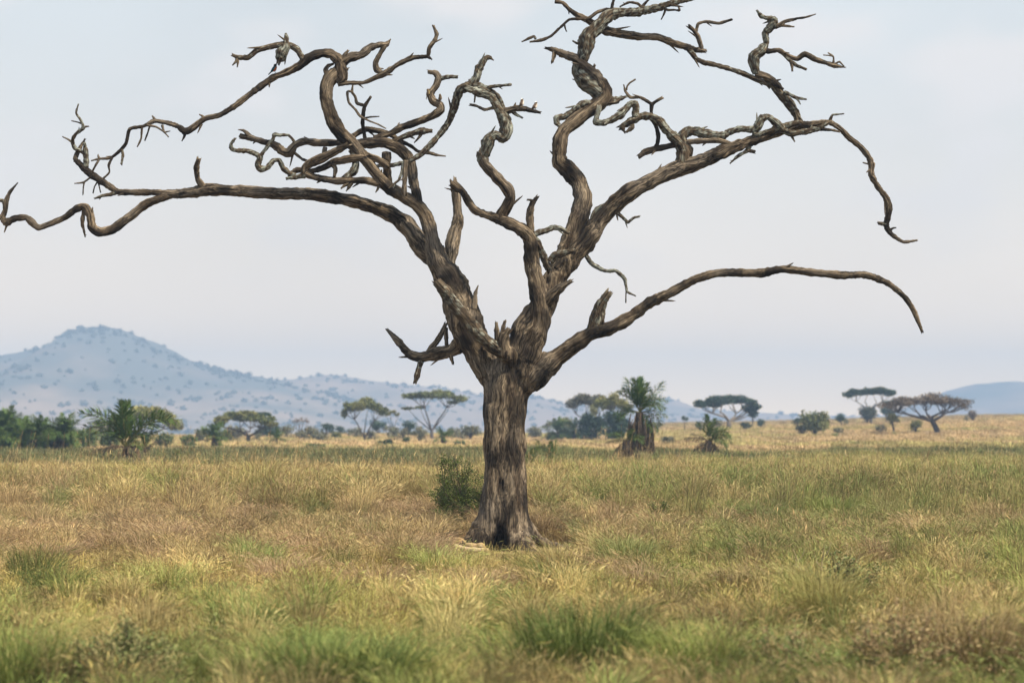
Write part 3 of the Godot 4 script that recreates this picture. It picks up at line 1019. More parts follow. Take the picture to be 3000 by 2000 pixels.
	palm(368, 1382, 1310, "arching green palm in front of the olive acacia on the left", {"skirt": 26, "long": 1.5, "trunk": 0.15, "set": [
		["stiff", 100, 80, 2.0], ["stiff", 70, 84, 1.95], ["stiff", 250, 76, 1.8], ["arch", 176, 62, 2.5], ["arch", 186, 50, 2.1], ["arch", 168, 72, 2.2], ["arch2", 3, 60, 2.7], ["arch", 12, 54, 2.4], ["arch", -8, 70, 2.2], ["stiff", 140, 70, 1.7], ["arch", -20, 50, 1.5],
		["dead", 175, 5, 1.5], ["dead2", 150, 20, 1.2], ["dead2", 40, 15, 1.2], ["arch2", 30, 30, 1.0], ["dead", 10, 10, 1.1]]})
	palm(425, 1372, 1318, "brownish young palm leaning beside the arching palm", {"skirt": 14, "long": 1.1, "trunk": 0.1, "set": [["arch", 20, 70, 1.1], ["arch2", 160, 60, 1.0], ["dead", 30, 40, 1.0], ["dead", 170, 30, 1.0], ["arch", 90, 75, 1.0]]})
	palm(500, 1380, 1352, "low green palm drooping right in the yellow grass on the left", {"skirt": 6, "long": 0.9, "trunk": 0.1, "set": [["arch2", 5, 45, 1.0], ["arch2", 20, 30, 0.95], ["arch", 170, 50, 0.8], ["arch2", 40, 55, 0.9], ["arch2", -20, 38, 0.95], ["dead", 10, -10, 0.8]]})
	palm(1613, 1378, 1356, "thin young palm shoot in the yellow grass right of the trunk", {"trunk": 0.05, "set": [["stiff", 165, 62, 1.2], ["stiff", 20, 80, 1.0], ["stiff", 90, 70, 1.0], ["arch", 0, 45, 0.6]], "group": "young palm shoots"})
	palm(1555, 1386, 1364, "short young palm shoot touching the trunk on its right", {"trunk": 0.05, "set": [["stiff", 20, 72, 0.85], ["stiff", 150, 70, 0.8], ["arch", 180, 40, 0.6], ["stiff", 80, 66, 0.8]], "group": "young palm shoots"})
	bush(1956, 1302, 46, 24, G_GREY, "round grey bush right of the tall palm", {"leaves": 700})
	bush(1925, 1275, 40, 42, G_GREY, "pale hazy tree half hidden by the tall palm", {"leaves": 500, "stem": 0.5, "name": "small_tree", "category": "tree", "group": "small trees on the plain"})
	bush(2005, 1270, 26, 66, G_DARK, "small round-headed tree on a thin stem beside the broad green acacia", {"leaves": 500, "stem": 0.62, "lobes": 6, "name": "small_tree", "category": "tree", "group": "small trees on the plain"})
	umbrella(2136, 1258, 2042, 2222, 1162, 1200, G_DARK, "broad dark green acacia above the squat palm", {"leaves": 4200, "pads": 17, "dome": 0.35, "fork": 0.4, "bark": Vector3(0.22, 0.185, 0.15), "trunk": 0.03, "extra": [[2205, 1208, 16, 16], [2190, 1195, 18, 10]]})
	bush(2205, 1246, 36, 60, G_DARK, "drooping dark tree at the right end of the broad green acacia", {"leaves": 700, "stem": 0.4, "name": "small_tree", "category": "tree", "group": "small trees on the plain"})
	bush(2050, 1266, 44, 30, G_GREY, "grey green bush behind the squat palm", {"leaves": 700})
	bush(2100, 1260, 50, 34, G_GREY, "dull bush under the broad green acacia", {"leaves": 700})
	bush(2182, 1262, 40, 27, G_DARK, "dark rounded bush right below the broad green acacia", {"leaves": 800})
	bush(2231, 1255, 36, 27, G_DARK, "dark rounded bush standing apart right of the broad acacia", {"leaves": 800})
	bush(2388, 1276, 92, 72, G_ACACIA, "bushy olive tree alone on the tan slope", {"leaves": 2200, "lobes": 16, "stem": 0.35, "name": "small_tree", "category": "tree", "group": "small trees on the plain"})
	bush(2335, 1262, 36, 42, G_DARK, "dark tree touching the bushy olive tree on its left", {"leaves": 600, "stem": 0.3, "name": "small_tree", "category": "tree", "group": "small trees on the plain"})
	bush(2350, 1276, 50, 30, G_GREY, "low grey bush at the foot of the bushy olive tree", {"leaves": 600})
	bush(2465, 1250, 46, 38, G_DARK, "dark green tree between the bushy olive tree and the layered dark acacia", {"leaves": 800, "stem": 0.25, "name": "small_tree", "category": "tree", "group": "small trees on the plain"})
	bush(2455, 1274, 42, 20, G_GREY, "low pale bush on the tan slope right of the bushy olive tree", {"leaves": 500})
	umbrella(2552, 1243, 2483, 2618, 1135, 1166, G_DARK, "tall dark umbrella acacia on the right skyline", {"leaves": 2800, "pads": 12, "dome": 0.25, "fork": 0.5, "bark": Vector3(0.13, 0.115, 0.105)})
	bush(2540, 1244, 76, 52, [Vector3(0.085, 0.095, 0.06), Vector3(0.07, 0.08, 0.055)], "dark spreading tree below the tall dark umbrella acacia", {"leaves": 1400, "stem": 0.45, "name": "small_tree", "category": "tree", "group": "small trees on the plain"})
	bush(2598, 1236, 56, 44, G_DARK, "dark tree under the low green acacia crown on the right", {"leaves": 900, "stem": 0.3, "name": "small_tree", "category": "tree", "group": "small trees on the plain"})
	umbrella(2628, 1240, 2580, 2672, 1168, 1194, G_DARK, "low dark green acacia crown behind the bare umbrella tree", {"leaves": 1600, "pads": 9, "dome": 0.5})
	umbrella(2748, 1270, 2592, 2836, 1155, 1196, G_BROWN, "bare brown umbrella tree with leaning trunk on the right", {"leaves": 1900, "leaf": 0.02, "twigs": 9, "mains": 5, "pads": 22, "dome": 0.45, "fork": 0.48, "lean": -0.22, "bark": Vector3(0.075, 0.06, 0.055), "trunk": 0.026, "extra": [[2610, 1192, 20, 6], [2640, 1196, 22, 6]]})
	bush(2618, 1271, 50, 62, G_YELLOW, "small yellow green tree left of the bare umbrella tree", {"leaves": 900, "stem": 0.5, "name": "small_tree", "category": "tree", "group": "small trees on the plain"})
	bush(2580, 1272, 44, 30, G_GREY, "sparse pale bush left of the small yellow green tree", {"leaves": 350, "stem": 0.4})
	bush(2682, 1269, 50, 40, G_ACACIA, "small olive tree just left of the leaning bare trunk", {"leaves": 900, "stem": 0.4, "name": "small_tree", "category": "tree", "group": "small trees on the plain"})
	bush(2852, 1236, 42, 38, G_BROWN, "windblown brown bush on the skyline right of the bare umbrella tree", {"leaves": 700, "bark": Vector3(0.07, 0.06, 0.055)})
	bush(2832, 1237, 28, 20, G_GREY, "small grey bush beside the windblown brown bush", {"leaves": 300})

# ------------------------------------------------------------------ grass
func tuft(blades: int, high: float, wide: float, lean: float, bladew: float, heads: float, sd: int, spread := 1.0, tone := 0.3) -> ArrayMesh:
	var r := RandomNumberGenerator.new()
	r.seed = sd
	var v := PackedVector3Array()
	var c := PackedColorArray()
	var idx := PackedInt32Array()
	for i in blades:
		var a := r.randf() * TAU
		var q := sqrt(r.randf()) * wide
		var p := Vector3(cos(a) * q, -0.02, sin(a) * q)
		var h := high * r.randf_range(0.45, 1.1)
		var da := a + r.randfn() * 0.9
		var out := Vector3(cos(da), 0, sin(da)) * lean * h * r.randf_range(0.3, 1.3) * spread
		var bend := r.randf_range(0.2, 1.0)
		var w := Vector3(-sin(da), 0, cos(da)).rotated(Vector3.UP, r.randfn() * 0.8) * bladew * r.randf_range(0.6, 1.3)
		var f := 1.0 + tone * r.randfn()
		f = clampf(f, 0.3, 1.9)
		var g := r.randf_range(-0.09, 0.09)
		var col := Color(f * (1.0 - g), f, f * (1.0 - g * 0.5))
		var o := v.size()
		var m1 := p + out * 0.22 + Vector3(0, h * 0.42, 0)
		var m2 := p + out * (0.55 + 0.1 * bend) + Vector3(0, h * (0.82 - 0.08 * bend), 0)
		var tip := p + out * (1.0 + 0.35 * bend) + Vector3(0, h * (1.0 - 0.20 * bend), 0)
		v.append_array(PackedVector3Array([p - w, p + w, m1 - w * 0.9, m1 + w * 0.9, m2 - w * 0.6, m2 + w * 0.6, tip]))
		for k in 7:
			c.append(col)
		idx.append_array(PackedInt32Array([o, o + 2, o + 1, o + 1, o + 2, o + 3, o + 2, o + 4, o + 3, o + 3, o + 4, o + 5, o + 4, o + 6, o + 5]))
		if r.randf() < heads:
			var ax := (tip - m2).normalized()
			var s := ax.cross(Vector3(r.randfn(), r.randfn(), r.randfn())).normalized() * bladew * 1.6
			var l := 0.05 * high + 0.02
			leaf(v, c, idx, tip, ax * l, s, Vector3.UP, Color(f * 1.05, f * 0.92, f * 0.85))
	return commit(v, c, idx)

class Sward:
	var xf: Array[Transform3D] = []
	var col := PackedColorArray()

func lay(called: String, label: String, mesh: Mesh, s: Sward) -> void:
	if s.xf.is_empty():
		return
	var mm := MultiMesh.new()
	mm.transform_format = MultiMesh.TRANSFORM_3D
	mm.use_colors = true
	mm.mesh = mesh
	mm.instance_count = s.xf.size()
	for i in s.xf.size():
		mm.set_instance_transform(i, s.xf[i])
		mm.set_instance_color(i, s.col[i])
	var o := MultiMeshInstance3D.new()
	o.name = called
	o.multimesh = mm
	o.material_override = mats.grass
	add_child(o)
	tag(o, label, "grass", "", "stuff")

const C_PINK := Vector3(0.520, 0.380, 0.250)
const C_STRAW := Vector3(0.610, 0.485, 0.245)
const C_LIME := Vector3(0.540, 0.470, 0.140)
const C_GOLD := Vector3(0.900, 0.740, 0.270)
const C_OLIVE := Vector3(0.480, 0.455, 0.165)
const C_GREEN := Vector3(0.205, 0.290, 0.085)
const C_BROWN := Vector3(0.350, 0.248, 0.145)
const C_REED := Vector3(0.195, 0.220, 0.100)

func build_grass() -> void:
	var kinds := {
		"short": [tuft(110, 0.130, 0.14, 0.42, 0.0017, 0.0, 1, 1.0, 0.45), tuft(110, 0.105, 0.15, 0.65, 0.0017, 0.0, 2, 1.0, 0.45)],
		"dry": [tuft(110, 0.34, 0.11, 0.20, 0.0015, 0.5, 3, 1.0, 0.42), tuft(110, 0.28, 0.13, 0.34, 0.0015, 0.5, 4, 1.0, 0.42)],
		"tall": [tuft(100, 0.70, 0.16, 0.20, 0.0023, 0.3, 5, 1.0, 0.45), tuft(100, 0.58, 0.20, 0.34, 0.0023, 0.25, 6, 1.0, 0.45)],
		"far": [tuft(80, 0.66, 0.42, 0.32, 0.0072, 0.2, 7, 1.0, 0.42), tuft(80, 0.56, 0.42, 0.46, 0.0072, 0.2, 8, 1.0, 0.42)],
		"clump": [tuft(300, 0.60, 0.09, 0.34, 0.0018, 0.45, 31, 1.0, 0.45), tuft(300, 0.50, 0.12, 0.50, 0.0018, 0.45, 32, 1.0, 0.45)],
		"mound": [tuft(900, 0.62, 0.24, 0.52, 0.0020, 0.3, 51, 1.0, 0.5), tuft(900, 0.50, 0.28, 0.74, 0.0020, 0.3, 52, 1.0, 0.5)],
		"stalk": [tuft(5, 1.15, 0.05, 0.16, 0.0030, 1.0, 41, 1.0, 0.3), tuft(4, 0.95, 0.06, 0.35, 0.0030, 1.0, 42, 1.0, 0.3)],
		"plain": [tuft(110, 0.32, 1.40, 0.40, 0.0200, 0.0, 9), tuft(110, 0.26, 1.40, 0.55, 0.0200, 0.0, 10)],
	}
	var beds := {}
	for k in kinds:
		beds[k] = [Sward.new(), Sward.new()]
	var bands := [[11.5, 30.0, 34000], [30.0, 46.0, 32000], [46.0, 66.0, 32000], [66.0, 108.0, 30000], [108.0, 460.0, 44000]]
	for b in bands:
		for i in b[2]:
			var d: float = sqrt(lerpf(b[0] * b[0], b[1] * b[1], rng.randf()))
			var a := rng.randf_range(-0.335, 0.335)
			plant(beds, a * d, d, a)
	lay("short_grass", "short yellow green grass of the clearing before the tree", kinds.short[0], beds.short[0])
	lay("short_grass_001", "flattened short grass among the clearing's yellow turf", kinds.short[1], beds.short[1])
	lay("dry_grass", "fine pinkish dry grass round the dead tree", kinds.dry[0], beds.dry[0])
	lay("dry_grass_001", "leaning tan dry grass mixed into the pinkish grass", kinds.dry[1], beds.dry[1])
	lay("tall_grass", "tall olive and straw grass behind the dead tree", kinds.tall[0], beds.tall[0])
	lay("tall_grass_001", "tall leaning grass mixed into the olive grass", kinds.tall[1], beds.tall[1])
	lay("clumped_grass", "grass clumps scattered through the meadow, upright", kinds.clump[0], beds.clump[0])
	lay("clumped_grass_001", "grass clumps scattered through the meadow, spreading", kinds.clump[1], beds.clump[1])
	lay("tussock_grass", "countless upright tussocks crowding the meadow", kinds.mound[0], beds.mound[0])
	lay("tussock_grass_001", "countless spreading tussocks crowding the meadow", kinds.mound[1], beds.mound[1])
	lay("seed_stalks", "thin seed stalks rising out of the meadow", kinds.stalk[0], beds.stalk[0])
	lay("seed_stalks_001", "thin bent seed stalks rising out of the meadow", kinds.stalk[1], beds.stalk[1])
	lay("golden_grass", "golden grass and dark reeds in the middle distance", kinds.far[0], beds.far[0])
	lay("golden_grass_001", "leaning golden grass in the middle distance", kinds.far[1], beds.far[1])
	lay("plain_grass", "tan dry grass of the far plain", kinds.plain[0], beds.plain[0])
	lay("plain_grass_001", "low tan grass among the far trees", kinds.plain[1], beds.plain[1])
	build_tussocks()
	build_stalks()

func plant(beds: Dictionary, x: float, d: float, a: float) -> void:
	var n := nz.get_noise_2d(x * 0.33, d * 0.33)            # patches of a few metres
	var n2 := nz.get_noise_2d(x * 0.09 + 50.0, d * 0.06)    # broad patches
	var n3 := nz.get_noise_2d(x * 1.5 + 9.0, d * 1.1)       # single clumps
	var n4 := nz.get_noise_2d(x * 3.4 + 70.0, d * 2.6)      # tufts
	var right := smoothstep(-0.02, 0.12, a)
	var e := d + n * 4.0 + n2 * 3.0 + n4 * 1.5
	var kind := ""
	var h := 1.0
	var c: Vector3
	var pick := rng.randf()
	var loose := 0.0
	if e < 17.6:
		kind = "dry" if pick < 0.12 + 0.4 * maxf(n3, 0.0) + 0.2 * right else "short"
		h = 0.9 + 0.5 * n3 + 0.3 * n4
		c = C_LIME.lerp(C_OLIVE, clampf(0.40 + n3 * 0.9, 0.0, 1.0)).lerp(C_GREEN, clampf(0.30 + n * 1.1 + n4 * 0.4 + 0.35 * (1.0 - smoothstep(13.0, 16.5, d)), 0.0, 0.92))
		c = c.lerp(C_BROWN, clampf(right * 0.8 * (0.35 + n3), 0.0, 0.8))
		loose = 0.03 + 0.02 * right
	elif e < 24.0:
		kind = "short" if pick < 0.93 - right * 0.4 else "dry"
		h = 0.95 + 0.5 * n3 + 0.35 * n4
		c = C_LIME.lerp(C_GOLD, clampf(0.45 + n * 0.8, 0.0, 1.0)).lerp(C_STRAW, rng.randf() * 0.6)
		c = c.lerp(C_OLIVE, clampf(n2 * 0.6 + n3 * 0.7 + right * 0.35, 0.0, 0.85)).lerp(C_BROWN, clampf(n4 * 0.9 - 0.1, 0.0, 0.6))
		loose = 0.002 + 0.025 * right
	elif e < lerpf(40.0, 34.0, right):
		kind = "dry" if pick < 0.55 + 0.5 * n3 else "short"
		h = 0.85 + 0.6 * n3 + 0.35 * n4 + 0.25 * n
		c = C_PINK.lerp(C_STRAW, clampf(0.25 + n * 0.8 + rng.randf() * 0.3, 0.0, 1.0))
		c = c.lerp(C_BROWN, clampf(0.08 + n3 * 0.7 + n4 * 0.6, 0.0, 0.75)).lerp(C_OLIVE, clampf(right * 0.5 + n2 * 0.5 + n4 * 0.3, 0.0, 0.7))
		loose = 0.12 + 0.10 * n3
		if e < 27.0:
			h *= 0.7
			loose = 0.03
			c = c.lerp(C_LIME, 0.45)
	elif e < 57.0:
		kind = "tall" if pick < 0.65 + (d - 46.0) * 0.03 else "dry"
		h = (1.0 + 0.5 * n3 + 0.3 * n + 0.35 * n4) * lerpf(1.0, 0.62, smoothstep(40.0, 57.0, e))
		c = tall_tone(n, n2, n3, right).lerp(C_BROWN, clampf(n4 * 0.8, 0.0, 0.55))
		loose = 0.14 + 0.10 * n3
	elif e < lerpf(74.0, 90.0, right):
		kind = "tall" if pick < 0.5 else "far"
		h = 0.5 + 0.25 * n3 + 0.2 * n + 0.15 * n4 + 0.2 * right
		c = C_GOLD.lerp(C_STRAW, rng.randf() * 0.5).lerp(tall_tone(n, n2, n3, right), clampf(-0.02 + right * 0.45 + n3 * 0.6, 0.0, 0.85))
		loose = 0.05
	elif e < 110.0 + n2 * 12.0:
		kind = "far"
		var reed := clampf(1.15 - right * 0.75 + n2 * 0.7 + n3 * 0.3, 0.0, 1.0)
		h = lerpf(0.5, 1.0, reed) + 0.25 * n + 0.15 * n4
		c = C_STRAW.lerp(C_OLIVE, 0.5 + n).lerp(C_REED, reed)
	else:
		kind = "plain"
		var g := smoothstep(0.05, 0.45, nz.get_noise_2d(x * 0.02, d * 0.045))
		if pick < 0.15 or (d > 300.0 and pick < 0.5):
			return
		h = 0.6 + 0.4 * n2 + 0.4 * g
		c = Vector3(0.60, 0.425, 0.24).lerp(C_STRAW, rng.randf() * 0.6).lerp(C_OLIVE, g * 0.7)
		c = c.lerp(Vector3(0.36, 0.27, 0.17), smoothstep(280.0, 400.0, d) * 0.7)
	# clumps stand out of the sward in a tone of their own
	if rng.randf() < loose:
		kind = "clump"
		h = (0.85 if e < 38.0 else (1.35 if e < 52.0 else 0.95)) * rng.randf_range(0.65, 1.25)
		var q := rng.randf()
		c = c.lerp(C_BROWN if q < 0.4 else (C_GREEN if q < 0.4 + 0.35 * (right + 0.35) else C_STRAW), 0.7)
	elif rng.randf() < (0.0035 if e < 18.5 else (0.0012 + 0.004 * right if e < 25.0 else (0.010 if e < 60.0 else 0.004))):
		kind = "mound"
		var q := rng.randf()
		h = 0.85 if e < 40.0 else (1.15 if e < 54.0 else 0.8)
		if e < 25.0:
			c = (C_GREEN * 0.85).lerp(C_OLIVE, q * 0.5).lerp(C_BROWN, 0.8 if right > 0.5 and rng.randf() < 0.5 else 0.0)
		elif e < 39.0:
			c = C_BROWN.lerp(C_PINK, q * 0.9).lerp(C_GREEN, 0.7 if right > 0.3 and rng.randf() < 0.5 else 0.0)
		else:
			c = (C_GREEN * 0.9).lerp(C_OLIVE, q * 0.7) if rng.randf() < 0.5 + 0.25 * right else C_BROWN.lerp(C_STRAW, q * 0.7)
	elif e > 26.0 and e < 76.0 and rng.randf() < (0.02 if e < 38.0 else 0.05):
		kind = "stalk"
		h = (0.6 if e < 38.0 else 1.1) * rng.randf_range(0.7, 1.3)
		c = C_STRAW.lerp(C_BROWN, rng.randf())
	else:
		# single tufts differ from their neighbours
		var q := rng.randf()
		if d < 100.0:
			if q < 0.10:
				c = c.lerp(C_BROWN * 0.75, 0.75)
			elif q < 0.20 + 0.05 * right:
				c = c.lerp(C_GREEN, 0.65)
			elif q < 0.30:
				c = c.lerp(C_STRAW * 1.1, 0.6)
	var pos := Vector3(x, 0, -d)
	# trodden, thinner grass where the trunk stands and the lion lies
	if d > 25.0 and d < 31.4 and x > -1.2 and x < 1.1:
		var close := 1.0 - smoothstep(0.0, 0.35, maxf(absf(x - 0.02) - 0.94, maxf(25.8 - d, d - 31.0)))
		if (kind == "clump" or kind == "mound") and close > 0.1:
			return
		h *= lerpf(1.0, 0.30, close)
		if Vector2(x + 0.12, d - 29.9).length() < 0.56 or rng.randf() < close * 0.4:
			return
	pos.y = terrain(x, -d)
	var s := rng.randf_range(0.75, 1.25)
	if kind == "clump" and e > 38.0:
		s *= 1.35
		h /= 1.35
	var b := Basis(Vector3.UP, rng.randf() * TAU).scaled(Vector3(s, s * maxf(h, 0.25), s))
	b = Basis(Vector3(rng.randfn(), 0, rng.randfn()).normalized(), rng.randf() * 0.12) * b
	b = Basis(Vector3(0, 0, 1), -0.10 - 0.12 * n) * b
	var k := 0 if rng.randf() < 0.5 else 1
	var bed: Sward = beds[kind][k]
	bed.xf.append(Transform3D(b, pos))
	var f := rng.randf_range(0.5, 1.45)
	bed.col.append(Color(c.x * f, c.y * f, c.z * f))

func tall_tone(n: float, n2: float, n3: float, right: float) -> Vector3:
	var c := C_STRAW.lerp(C_OLIVE, clampf(0.72 + n * 0.8 + right * 0.05, 0.0, 1.0))
	c = c.lerp(C_GREEN, clampf(n3 * 0.7 + n2 * 0.6 + right * 0.18 + 0.16, 0.0, 0.78))
	return c.lerp(C_BROWN, clampf(-n * 0.5 - n3 * 0.35, 0.0, 0.5))

func build_tussocks() -> void:
	var dense := [tuft(1500, 0.66, 0.26, 0.60, 0.0022, 0.05, 21, 1.0, 0.45), tuft(1500, 0.55, 0.30, 0.85, 0.0022, 0.05, 22, 1.0, 0.45), tuft(1200, 1.0, 0.22, 0.40, 0.0024, 0.35, 23, 1.0, 0.45), tuft(1500, 0.56, 0.26, 0.62, 0.0017, 0.5, 24, 1.0, 0.42)]
	# px, base row, scale, mesh, tone, label
	var list := [
		[1700, 2045, 1.3, 0, C_GREEN * 0.55, "large dark green tussock low in the foreground, right of centre"],
		[1600, 2050, 1.15, 1, C_GREEN.lerp(C_OLIVE, 0.3), "green tussock leaning against the large dark foreground tussock on its left"],
		[1815, 2045, 1.1, 1, C_GREEN.lerp(C_OLIVE, 0.2), "green tussock touching the large dark foreground tussock on its right"],
		[1010, 2100, 1.3, 1, C_GREEN * 0.6, "broad green tussock at the bottom edge, left of centre"],
		[850, 2105, 1.05, 0, C_GREEN.lerp(C_OLIVE, 0.3), "green tussock at the bottom edge beside the broad one"],
		[1150, 2100, 1.05, 1, C_GREEN.lerp(C_LIME, 0.35), "paler green tussock at the bottom edge right of the broad one"],
		[40, 2080, 1.15, 0, C_GREEN.lerp(C_OLIVE, 0.25), "green tussock in the bottom left corner"],
		[2040, 2080, 1.1, 0, C_GREEN.lerp(C_LIME, 0.25), "bright green upright tussock at the bottom, right of the dark one"],
		[925, 1835, 0.6, 0, C_OLIVE.lerp(C_GREEN, 0.4), "small olive tussock in the short grass left of centre"],
		[2125, 1810, 1.15, 1, C_BROWN.lerp(C_OLIVE, 0.35), "brown sprawling tussock in front, right of the clearing"],
		[2230, 1790, 0.8, 0, C_BROWN.lerp(C_STRAW, 0.35), "tan tussock behind the brown sprawling tussock"],
		[2410, 1900, 0.9, 2, C_OLIVE.lerp(C_BROWN, 0.3), "tall olive tussock under the pale dry stalks on the right"],
		[2830, 2045, 1.2, 0, C_BROWN.lerp(C_OLIVE, 0.2), "dark brown tussock in the bottom right corner"],
		[2680, 2060, 0.95, 1, C_OLIVE.lerp(C_BROWN, 0.4), "olive brown tussock left of the corner tussock"],
		[2940, 1930, 0.8, 0, C_OLIVE, "olive tussock at the right edge above the corner tussock"],
		[1240, 1668, 1.0, 3, C_PINK.lerp(C_BROWN, 0.35), "dense brown dry tussock left of the trunk, in front of the lion"],
		[1262, 1656, 0.7, 3, C_PINK.lerp(C_STRAW, 0.3), "pale dry tussock between the dense brown tussock and the lion's paws"],
		[1180, 1664, 0.8, 3, C_PINK.lerp(C_BROWN, 0.2), "tan dry tussock left of the dense brown one"],
		[1095, 1770, 0.95, 3, C_BROWN.lerp(C_PINK, 0.45), "low reddish brown tussock in front of the lion's tussocks"],
		[1180, 1775, 0.75, 3, C_BROWN.lerp(C_PINK, 0.55), "low brown tussock right of the reddish brown one"],
		[830, 1745, 1.0, 3, C_PINK, "wide pale dry tussock in the middle of the left meadow"],
		[500, 1640, 1.15, 3, C_PINK.lerp(C_BROWN, 0.25), "brown dry tussock left of the wide pale one"],
		[180, 1675, 0.9, 3, C_PINK.lerp(C_BROWN, 0.35), "windswept dry tussock near the left edge"],
		[690, 1560, 1.15, 3, C_PINK.lerp(C_BROWN, 0.1), "tall pinkish dry tussock under the tall olive clump on the left"],
		[760, 1500, 1.35, 2, C_OLIVE.lerp(C_STRAW, 0.35), "tall olive clump with long stems standing up on the left"],
		[480, 1515, 1.25, 2, C_GREEN.lerp(C_OLIVE, 0.4), "green upright clump left of the tall olive clump"],
		[1420, 1770, 0.85, 3, C_PINK.lerp(C_BROWN, 0.2), "tan tussock in front of the trunk"],
		[1530, 1765, 0.7, 3, C_PINK.lerp(C_STRAW, 0.4), "pale tussock beside the dark twigs before the trunk"],
		[1626, 1676, 0.5, 3, C_BROWN.lerp(C_PINK, 0.3), "small round brown tussock right of the roots"],
		[1830, 1640, 0.95, 0, C_BROWN.lerp(C_OLIVE, 0.35), "brown green tussock right of the trunk"],
		[1900, 1645, 0.8, 3, C_BROWN.lerp(C_PINK, 0.35), "dark brown tussock touching the brown green one"],
		[2120, 1560, 1.15, 0, C_GREEN.lerp(C_OLIVE, 0.2), "rounded green tussock in the right meadow, nearest the trunk"],
		[2240, 1575, 1.1, 0, C_GREEN.lerp(C_OLIVE, 0.1), "dark green tussock in the middle of the right meadow"],
		[2440, 1560, 1.25, 0, C_GREEN.lerp(C_OLIVE, 0.35), "broad green tussock further right in the meadow"],
		[2480, 1565, 0.95, 1, C_GREEN, "dark green tussock under the broad one"],
		[2780, 1590, 0.9, 3, C_STRAW.lerp(C_BROWN, 0.35), "straw coloured tussock at the right of the meadow"],
		[2980, 1530, 1.2, 1, C_GREEN, "dark green tussock cut by the right edge"],
		[2620, 1470, 1.2, 2, C_OLIVE.lerp(C_GREEN, 0.3), "tall olive green clump in the right meadow"],
		[2800, 1450, 1.3, 2, C_OLIVE.lerp(C_STRAW, 0.2), "tall olive clump near the right edge of the meadow"],
		[1730, 1500, 1.1, 2, C_STRAW.lerp(C_OLIVE, 0.4), "straw and olive clump right behind the trunk"],
		[1960, 1480, 1.1, 2, C_STRAW.lerp(C_BROWN, 0.35), "brown straw clump under the short palm stump"],
	]
	for t in list:
		var at := ground_at(t[0], t[1])
		var o := part(numbered("grass_tussock"), dense[t[3]], mats.grass_own, self)
		o.mesh = tinted(dense[t[3]], t[4])
		var s: float = t[2]
		o.transform = Transform3D(Basis(Vector3.UP, rng.randf() * TAU).scaled(Vector3(s, s * 0.95, s)), at)
		tag(o, t[5], "grass", "grass tussocks standing out of the meadow")

var tints := {}
func tinted(m: ArrayMesh, t: Vector3) -> ArrayMesh:
	var key := [m, t]
	if tints.has(key):
		return tints[key]
	var arr := m.surface_get_arrays(0)
	var c: PackedColorArray = arr[Mesh.ARRAY_COLOR]
	for i in c.size():
		c[i] = Color(c[i].r * t.x, c[i].g * t.y, c[i].b * t.z)
	arr[Mesh.ARRAY_COLOR] = c
	var o := ArrayMesh.new()
	o.add_surface_from_arrays(Mesh.PRIMITIVE_TRIANGLES, arr)
	tints[key] = o
	return o

func build_stalks() -> void:
	# px, base row, height px, lean, label
	var list := [
		[1545, 1758, 70, -0.25, "thin dark forked twig standing before the trunk"],
		[1580, 1782, 110, 0.3, "thin dark twig leaning right before the trunk"],
		[425, 1700, 62, 0.1, "dark upright seed stalk in the left short grass"],
		[470, 1680, 60, 0.25, "dark leaning seed stalk in the left short grass"],
		[520, 1815, 130, -0.4, "long bent dry twig in the left foreground"],
		[690, 1790, 90, 0.8, "thin dark twig lying over the short grass, left of centre"],
		[2370, 1760, 150, -0.35, "pale thick dry stalk leaning left in the right foreground"],
		[2400, 1765, 170, 0.05, "pale thick dry stalk standing upright in the right foreground"],
		[2440, 1765, 140, 0.55, "pale thick dry stalk leaning right in the right foreground"],
		[1070, 1792, 70, 0.02, "short dark stem below the reddish brown tussock"],
	]
	for t in list:
		var at := ground_at(t[0], t[1])
		var m := K * -at.z
		var h: float = t[2] * m
		var pale: bool = t[5 - 1].begins_with("pale")
		var th := thing("dry_stalk", t[4], "twig", at, "dry stalks in the grass")
		var tone := Vector3(0.42, 0.34, 0.2) if pale else Vector3(0.09, 0.065, 0.045)
		var r0 := 0.014 if pale else 0.006
		var v := PackedVector3Array()
		var c := PackedColorArray()
		var idx := PackedInt32Array()
		var top: Vector3 = Vector3(h * t[3], h, 0.1)
		plain_tube(PackedVector3Array([Vector3(0, -0.03, 0), Vector3(top.x * 0.3, h * 0.4, 0.03), Vector3(top.x * 0.6, h * 0.7, 0.0), top]), PackedFloat32Array([r0, r0 * 0.85, r0 * 0.6, r0 * 0.25]), 5, tone, v, c, idx)
		part("stem", commit(v, c, idx), mats.bark, th)
		for k in 3:
			v = PackedVector3Array()
			c = PackedColorArray()
			idx = PackedInt32Array()
			var q := Vector3(top.x * (0.3 + 0.2 * k), h * (0.4 + 0.18 * k), 0.02)
			var s := 1.0 if k % 2 == 0 else -1.0
			plain_tube(PackedVector3Array([q, q + Vector3(s * 0.1 * h, 0.12 * h, 0.03), q + Vector3(s * 0.14 * h, 0.28 * h, 0.05)]), PackedFloat32Array([r0 * 0.6, r0 * 0.4, r0 * 0.15]), 4, tone, v, c, idx)
			part("side_twig", commit(v, c, idx), mats.bark, th)

